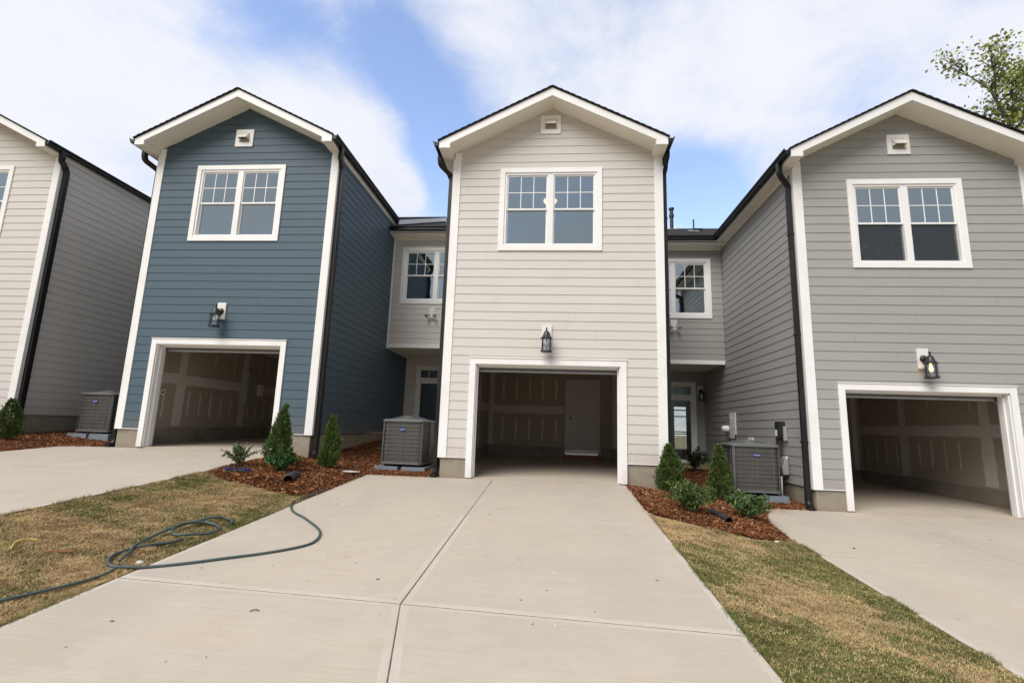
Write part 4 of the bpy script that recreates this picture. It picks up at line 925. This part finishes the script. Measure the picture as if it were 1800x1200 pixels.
# small bits of leaf and bark blown on the concrete, orange silt by the gray house
def litter():
    n = 420; xr = [(-8.4, -3.9), (-1.8, 2.9), (5.1, 9.8)]; V = []; C = []
    for i in range(n):
        r = xr[int(rng.choice(3, p=[.2, .5, .3]))]; x = rng.uniform(*r); y = -abs(rng.normal(0, 3.2))-.1
        if y < -8.5: continue
        L = rng.uniform(.005, .018) if rng.random() < .93 else rng.uniform(.02, .035); a = rng.uniform(0, 6.28); z = float(H(x, y))+.004; w = L*rng.uniform(.2, .6)
        d = np.array((math.cos(a), math.sin(a), 0)); s = np.array((-d[1], d[0], 0)); c = np.array((x, y, z))
        V += [c-d*L, c-s*w, c+d*L+np.array((0, 0, .004)), c+s*w]; q = rng.random(); col = (.30, .17, .07) if q < .5 else (.14, .09, .05) if q < .8 else (.75, .72, .66)
        C += [col]*4
    for i in range(1500):
        q = rng.random()
        if q < .45: x = rng.normal(5.55, .22); y = -abs(rng.normal(0, .22))-.02
        elif q < .75: x = rng.normal(-1.1, .4); y = -abs(rng.normal(0, .10))-.02
        elif q < .88: x = 3.0-abs(rng.normal(0, .07)); y = rng.uniform(-2.3, 0)
        else: x = -1.92+abs(rng.normal(0, .06)); y = rng.uniform(-2.4, 0)
        if x < 5.0 and x > 3.0: continue
        L = rng.uniform(.004, .016); a = rng.uniform(0, 6.28); z = float(H(x, y))+.004; w = L*.3; d = np.array((math.cos(a), math.sin(a), 0)); s = np.array((-d[1], d[0], 0)); c = np.array((x, y, z))
        V += [c-d*L, c-s*w, c+d*L, c+s*w]; C += [(.45, .22, .09) if rng.random() < .6 else (.22, .08, .035)]*4
    V = np.array(V); tag(np_mesh('litter', V, np.arange(len(V)).reshape(-1, 4), np.array(C), 'stuffcol'), 'scattered bits of bark and dry leaf on the concrete driveways', 'litter', kind='stuff')
litter()

# ------------------------------------------------------------------ plants
def leaves(pos, direc, L, W, col, name, parent, curl=.25, mat='leaf'):
    n = len(pos); d = direc/np.linalg.norm(direc, axis=1)[:, None]; r = rng.normal(size=(n, 3)); s = np.cross(d, r); s /= np.linalg.norm(s, axis=1)[:, None]; u = np.cross(s, d)
    V = np.empty((n, 4, 3)); V[:, 0] = pos; V[:, 1] = pos+d*(L*.5)[:, None]+s*W[:, None]+u*(L*curl*.3)[:, None]; V[:, 2] = pos+d*L[:, None]-u*(L*curl*.3)[:, None]; V[:, 3] = pos+d*(L*.5)[:, None]-s*W[:, None]+u*(L*curl*.3)[:, None]
    F = np.arange(4*n).reshape(n, 4)
    return np_mesh(name, V.reshape(-1, 3), F, np.repeat(col, 4, 0), mat, parent)
def conifer(label, x, y, h, rad, n=9000, seed=0, lean=0., spike=0.):
    z0 = float(H(x, y))+.05; t = thing('arborvitae', label, 'conifer shrub', (x, y, z0), group='young arborvitae planted by the garages')
    lob = rng.uniform(-1, 1, (26, 3)); hs = rng.beta(1.15, 1.5, n)*.97+.02
    prof = np.interp(hs, [0, .05, .2, .45, .7, .88, 1], [.55, .85, 1.0, .88, .60, .28, .06])
    a = rng.uniform(0, 2*math.pi, n); lump = .80+.12*np.sin(a*3+hs*9+seed)+.55*(vnoise(np.cos(a)*2.2+seed*3, np.sin(a)*2.2+hs*8, 1.7)-.5)+.35*(vnoise(np.cos(a)*5+seed, np.sin(a)*5+hs*17, 2.2)-.5)
    q = np.sqrt(rng.uniform(.30, 1.0, n)); q = np.where(rng.random(n) < .05, q*rng.uniform(1.0, 1.22, n), q); r = rad*prof*lump*q
    px = r*np.cos(a)+lean*hs; py = r*np.sin(a); pz = hs*h
    if spike:
        k = hs > .86; px[k] = px[k]*.6+spike*(hs[k]-.86)*7*.08; pz[k] += (hs[k]-.86)*h*.35
    kp = (vnoise(np.cos(a)*3.1+seed*5, np.sin(a)*3.1+hs*13, 2.0) > .27) | (q < .7)
    px, py, pz, a, hs = px[kp], py[kp], pz[kp], a[kp], hs[kp]; n = len(a)
    d = np.c_[np.cos(a)*.65, np.sin(a)*.65, rng.uniform(.35, 1.3, n)]+rng.normal(0, .28, (n, 3))
    L = rng.uniform(.022, .070, n); W = L*rng.uniform(.08, .18, n)
    base = np.array((.060, .105, .024)); v = rng.random((n, 1)); cl = (vnoise(a*2.2, hs*9, 1.3) > .55)[:, None]
    col = base*(.55+.8*v)+cl*np.array((.022, .034, .004)); col = np.where(rng.random((n, 1)) < .05, np.array((.22, .17, .07)), col)*rng.choice([.8, 1.0, 1.15, 1.3], (n, 1))*(.9+.25*((seed*37) % 5)/4)
    leaves(np.c_[px, py, pz], d, L, W, col, 'foliage', t)
    b = MB(); b.tube([(0, 0, -.08), (lean*.3, 0, h*.3), (lean*.7, 0, h*.75)], [.022, .015, .005], 7)
    for k in range(22):
        hh = rng.uniform(.08, .8); aa = rng.uniform(0, 6.28); rr = rad*float(np.interp(hh, [0, .3, 1], [.7, .8, .1])); b.tube([(lean*hh, 0, hh*h*.9), (lean*hh+rr*.6*math.cos(aa), rr*.6*math.sin(aa), hh*h*.9+rr*.5)], [.006, .002], 5)
    b.build('trunk', 'bark', t); return t
conifer('tall arborvitae with a bent tip beside the blue garage opening', -3.20, -.98, 1.02, .235, 9500, 1, .05, 1.0)
conifer('arborvitae standing in front of the black downspout of the blue house', -2.50, -.42, .98, .19, 8500, 2, .02)
conifer('arborvitae at the right corner of the middle garage', 3.76, -.10, .84, .235, 9000, 3)
conifer('arborvitae in front of the air conditioner by the gray wall', 4.72, .12, .98, .235, 9500, 4)
conifer('arborvitae cut off by the left edge of the picture', -9.50, -.15, .82, .27, 7000, 5)
def bush(label, name, x, y, h, rad, n, leafL, wr, cols, seed=0, twigs=26, cat='shrub', up=.9, group=None, droop=0):
    z0 = float(H(x, y))+.05; t = thing(name, label, cat, (x, y, z0), group=group); b = MB(); P = []; Dn = []
    for k in range(twigs):
        a = rng.uniform(0, 6.28); sp_ = rng.uniform(.25, 1.0)*rad; hh = h*rng.uniform(.55, 1.0)*(1-.35*(sp_/rad)**2)
        e = Vector((sp_*math.cos(a), sp_*math.sin(a), hh)); m = Vector((e.x*.35, e.y*.35, hh*.6)); pts = spline([(0, 0, -.04), m, e], 5); b.tube(pts, [.005]*3+[.0035]*(len(pts)-3), 5)
        for j in range(n//twigs):
            tt = rng.uniform(.28, 1.0); i = min(int(tt*(len(pts)-1)), len(pts)-2); fr = tt*(len(pts)-1)-i; p = pts[i].lerp(pts[i+1], fr)
            P.append(p); dd = (pts[i+1]-pts[i]).normalized(); Dn.append(dd*.5+Vector(rng.normal(0, .7, 3))+Vector((0, 0, .25-droop)))
    P = np.array([tuple(p) for p in P]); Dn = np.array([tuple(p) for p in Dn]); n = len(P); L = rng.uniform(.6, 1.15, n)*leafL
    c = np.array(cols)[rng.integers(0, len(cols), n)]*rng.uniform(.7, 1.25, (n, 1))
    leaves(P, Dn, L, L*wr, c, 'foliage', t); b.build('stems', 'bark', t); return t
GL = [(.055, .10, .025), (.085, .15, .035), (.035, .07, .02), (.12, .19, .06)]
bush('small open shrub with dark round leaves beside a patch of blue flowers', 'shrub', -3.47, -1.62, .42, .29, 1150, .042, .30, [(.07, .13, .045), (.13, .20, .08), (.05, .09, .035), (.15, .16, .06)], twigs=34)
bush('dark green shrub at the foot of the arborvitae by the blue garage', 'shrub', -2.87, -1.36, .40, .31, 1500, .058, .30, [(.03, .08, .02), (.05, .12, .03), (.07, .16, .045)], twigs=30)
bush('broad leafy shrub at the edge of the right mulch bed', 'shrub', 3.66, -1.85, .50, .43, 2900, .062, .20, GL+[(.16, .17, .05)], twigs=44)
bush('light green shrub with long arching leaves near the gray driveway', 'shrub', 4.62, -1.42, .42, .38, 1800, .088, .14, [(.10, .17, .045), (.06, .12, .03), (.15, .23, .07)], twigs=36, droop=.1)
bush('dark shrub on the stoop side beside the gray entry', 'shrub', 5.35, 4.2, .62, .45, 800, .085, .28, [(.02, .045, .018), (.03, .065, .02)], twigs=26)
bush('pale green shrub behind the air conditioner by the middle house', 'shrub', -.80, 2.6, .42, .25, 380, .06, .26, GL, twigs=16)
bush('low shrub left of the beige drive at the picture edge', 'shrub', -9.9, -1.2, .3, .3, 300, .05, .3, GL, twigs=16) if False else None
# flowers
t = thing('flower_patch', 'low blue flowers under the small open shrub', 'flowers', (-3.33, -1.90, float(H(-3.33, -1.9))+.04))
n = 420; a = rng.uniform(0, 6.28, n); r = rng.random(n)**.4; p = np.c_[r*np.cos(a)*.24, r*np.sin(a)*.11, rng.uniform(.01, .055, n)]
leaves(p, rng.normal(0, 1, (n, 3))*np.array((1, 1, .3))+np.array((0, 0, .4)), rng.uniform(.018, .032, n), rng.uniform(.006, .010, n), np.array([(.035, .032, .15)])*rng.uniform(.6, 1.4, (n, 1)), 'petals', t)
n = 200; a = rng.uniform(0, 6.28, n); r = np.sqrt(rng.random(n)); p = np.c_[r*np.cos(a)*.25, r*np.sin(a)*.13, rng.uniform(.0, .035, n)]
leaves(p, rng.normal(0, 1, (n, 3))+np.array((0, 0, .3)), rng.uniform(.02, .04, n), rng.uniform(.005, .009, n), np.array([(.09, .16, .05)])*rng.uniform(.7, 1.3, (n, 1)), 'leaves', t)

# tree beyond the gray house
def tree(label, x, y, zb, h, spread, seed, nl, bare=True):
    rg = random.Random(seed); t = thing('tree', label, 'tree', (x, y, zb)); b = MB(); tips = []
    def branch(p, d, L, r, lev):
        q = [p]; dd = d.copy()
        for k in range(5):
            dd = (dd+Vector((rg.gauss(0, .10), rg.gauss(0, .10), rg.gauss(.03, .06)))).normalized(); q.append(q[-1]+dd*L/5)
        b.tube(q, [r*(1-.13*i) for i in range(6)], 7 if lev < 2 else 4, cap=False)
        if lev >= 3 or L < .45: tips.append(q[-1]); tips.append(q[3]); return
        for k in range({0: 30, 1: 6, 2: 4}[lev]):
            f = rg.uniform(.35, 1.0) if lev else rg.uniform(.55, 1.0); i = min(int(f*5), 4); s = q[i].lerp(q[i+1], f*5-i); a = rg.uniform(0, 6.28); up = rg.uniform(.35, .95) if lev == 0 else rg.uniform(0, .7)
            nd = (dd*.55+Vector((math.cos(a), math.sin(a), 0))*.9+Vector((0, 0, up*.6))).normalized(); branch(s, nd, L*(rg.uniform(.05, .105) if lev == 0 else rg.uniform(.42, .62)), r*(.30 if lev == 0 else .5), lev+1)
        tips.append(q[-1])
    branch(Vector((0, 0, 0)), Vector((0, 0, 1)), h, spread*.045, 0)
    b.build('trunk', 'bark', t)
    tp = [p for p in tips if not (bare and (p.x > -.3 and p.z > h*.95))]
    P = []; C = []
    for p in tp:
        k = nl; cc = rg.uniform(.35, .62); tint = rg.uniform(.75, 1.3)
        for _ in range(k): P.append((p.x+rg.gauss(0, cc*.55), p.y+rg.gauss(0, cc*.55), p.z+rg.gauss(-.05, cc*.42))); C.append(tint)
    P = np.array(P); n = len(P); d = rng.normal(0, 1, (n, 3))+np.array((.2, 0, -.15)); L = rng.uniform(.14, .25, n)
    col = np.array((.30, .35, .10))*np.array(C)[:, None]*rng.uniform(.55, 1.3, (n, 1))
    leaves(P, d, L, L*.36, col, 'crown', t); return t
tree('tall leafy tree with bare twigs at its top behind the gray roof', 30.0, 18.0, -1.0, 21.6, 4.2, 5, 3)
tree('lower tree crown showing past the gray roof at the right edge', 33.2, 19.5, -1.0, 18.6, 4.2, 9, 3, False)

# ------------------------------------------------------------------ hose, drain pipes, small things
def G(pts, dz=.014): return [(x, y, float(H(x, y))+dz) for x, y in pts]
HOSE = [(-2.35, .9), (-2.14, -.2), (-1.99, -1.17), (-1.93, -1.96), (-1.96, -2.35), (-1.93, -2.72), (-1.70, -3.12), (-1.39, -3.42), (-1.02, -3.83), (-.87, -4.08), (-.81, -4.35), (-.89, -4.55), (-1.11, -4.78), (-1.34, -4.95), (-1.58, -5.13), (-1.82, -5.27), (-2.0, -5.36), (-2.10, -5.39), (-2.18, -5.34), (-2.25, -5.21), (-2.25, -5.03), (-2.20, -4.87), (-2.11, -4.70), (-2.09, -4.57)]
HOSE2 = [(-2.08, -5.33), (-2.16, -5.16), (-2.25, -4.98), (-2.30, -4.75), (-2.33, -4.53), (-2.32, -4.29), (-2.26, -4.10), (-2.12, -4.07), (-1.99, -4.15), (-1.97, -4.32), (-2.05, -4.47), (-2.17, -4.55), (-2.28, -4.50), (-2.33, -4.34), (-2.30, -4.08), (-2.22, -3.89), (-2.11, -3.83), (-2.01, -3.90), (-1.98, -4.03)]
HOSE0 = [(-2.55, -7.2), (-2.30, -6.5), (-2.19, -6.15), (-2.13, -5.98), (-2.07, -5.80), (-2.03, -5.63), (-2.03, -5.46), (-2.08, -5.33)]
b = MB(); b.tube(spline(G(HOSE), 6), .0135, 8); p2 = G(HOSE2, .03); b.tube(spline([(x, y, z+(.012 if i % 5 == 0 else 0)) for i, (x, y, z) in enumerate(p2)], 6), .0135, 8); b.tube(spline(G(HOSE0, .008), 6), .0115, 8)
tag(b.build('garden_hose', 'rubber', smooth=True), 'dark green garden hose looping from the lawn across the driveway', 'hose')
def corr_pipe(label, pts, r):
    t = thing('drain_pipe', label, 'drain pipe', pts[0], group='corrugated drain pipes ending in the mulch')
    o = Vector(pts[0]); q = [Vector(p)-o for p in spline(pts, 18)]; b = MB(); b.tube(q, [r*(1+.07*(1 if (i//2) % 2 else -1)) for i in range(len(q))], 14, cap=False)
    b.tube([q[i]+Vector((0, 0, 0)) for i in range(len(q))], r*.86, 12, cap=False); b.build('corrugated_tube', 'pipe', t)
    return t
hl = lambda x, y, d=.05: (x, y, float(H(x, y))+d)
corr_pipe('black corrugated drain pipe opening onto the lawn at the left mulch bed', [hl(-2.42, -1.98, .115), hl(-2.50, -1.72, .11), hl(-2.57, -1.45, .06), hl(-2.62, -1.1, -.05)], .070)
corr_pipe('black corrugated drain pipe opening between two shrubs in the right mulch bed', [hl(4.10, -2.18, .10), hl(4.06, -1.85, .09), hl(4.03, -1.55, .06), hl(4.0, -1.2, -.03)], .055)
b = MB(); b.tube(spline(G([(-2.9, -5.54), (-3.0, -5.42), (-3.01, -5.32), (-2.93, -5.28)], .02), 5), .008, 7); tag(b.build('tube_scrap', 'yellow', smooth=True), 'bent piece of yellow plastic tube lying on the left lawn', 'tube scrap')
for (x, y, l, a, lab) in ((-2.66, -5.42, .11, .5, 'reddish wood stick on the left lawn, nearer the yellow tube'), (-2.57, -5.36, .12, .35, 'reddish wood stick on the left lawn, nearer the hose')):
    b = MB(); z = float(H(x, y))+.02; b.bar((x-l/2*math.cos(a), y-l/2*math.sin(a), z), (x+l/2*math.cos(a), y+l/2*math.sin(a), z+.005), .014, .010); tag(b.build('wood_scrap', 'wood', bevel=.002), lab, 'wood scrap', 'wood scraps on the lawn')
def stone(label, x, y, s, mat='stone', name='stone', flat=.6):
    import bmesh
    bm = bmesh.new(); bmesh.ops.create_icosphere(bm, subdivisions=2, radius=1)
    for v in bm.verts: v.co = Vector((v.co.x*s*(1+.25*rng.normal()*.5), v.co.y*s*.7*(1+.2*rng.normal()*.5), v.co.z*s*flat))
    me = bpy.data.meshes.new(name); bm.to_mesh(me); bm.free(); me.materials.append(MT[mat]); o = bpy.data.objects.new(name, me); COL.objects.link(o); o.location = (x, y, float(H(x, y))+s*flat*.5+(.05 if name != 'stone' or s > .04 else 0)*0)
    return tag(o, label, 'stone' if name == 'stone' else 'scrap')
stone('pale broken stone lying beside the hose end', -1.98, -5.22, .032)
stone('small tan pebble on the middle driveway', -1.55, -2.15, .022)
stone('small dark pebble on the gray house driveway', 5.62, -2.35, .018, 'bark')
o = stone('crumpled white wrapper in the mulch near the light green shrub', 4.42, -.95, .05, 'white', 'paper_scrap', .5); o['category'] = 'wrapper'; o.location.z += .05
o = stone('flat white scrap at the lawn edge of the right mulch bed', 4.62, -2.42, .035, 'white', 'paper_scrap', .2); o['category'] = 'wrapper'
b = MB(); z = float(H(-2.05, -.35)); b.prism([(-2.25, -.45, z+.075), (-2.0, -.5, z+.07), (-1.9, -.38, z+.07), (-2.15, -.3, z+.075)], (0, 0, .012)); tag(b.build('flat_stone', 'stone'), 'flat pale paving scrap lying on mulch right of an arborvitae', 'paving scrap')
for (x, y, a, l, lab) in ((-.35, -6.95, 2.1, .03, 'short brown twig alone on the nearest left slab'), (-.45, -5.95, .3, .03, 'curled brown twig beside the cross joint of the middle driveway')):
    b = MB(); z = float(H(x, y))+.007; b.tube(spline([(x-l*math.cos(a), y-l*math.sin(a), z), (x, y+.008, z+.006), (x+l*math.cos(a), y+l*math.sin(a), z)], 4), .004, 6); tag(b.build('twig', 'bark'), lab, 'twig')
b = MB(); z = float(H(-2.4, 2.3)); b.bar((-2.55, 2.5, z), (-2.42, 2.3, z+.65), .035, .02); b.bar((-2.9, 2.35, z+.52), (-2.05, 2.35, z+.52), .02, .05); tag(b.build('wooden_stake', 'bark'), 'wooden stake with a pale crossbar behind the air conditioner by the blue side wall', 'stake')
b = MB(); z = float(H(-2.5, 3.3)); b.box(-3.1, -2.0, 3.0, 4.85, z-.1, z+.045); tag(b.build('walkway', 'conc'), kind='structure')
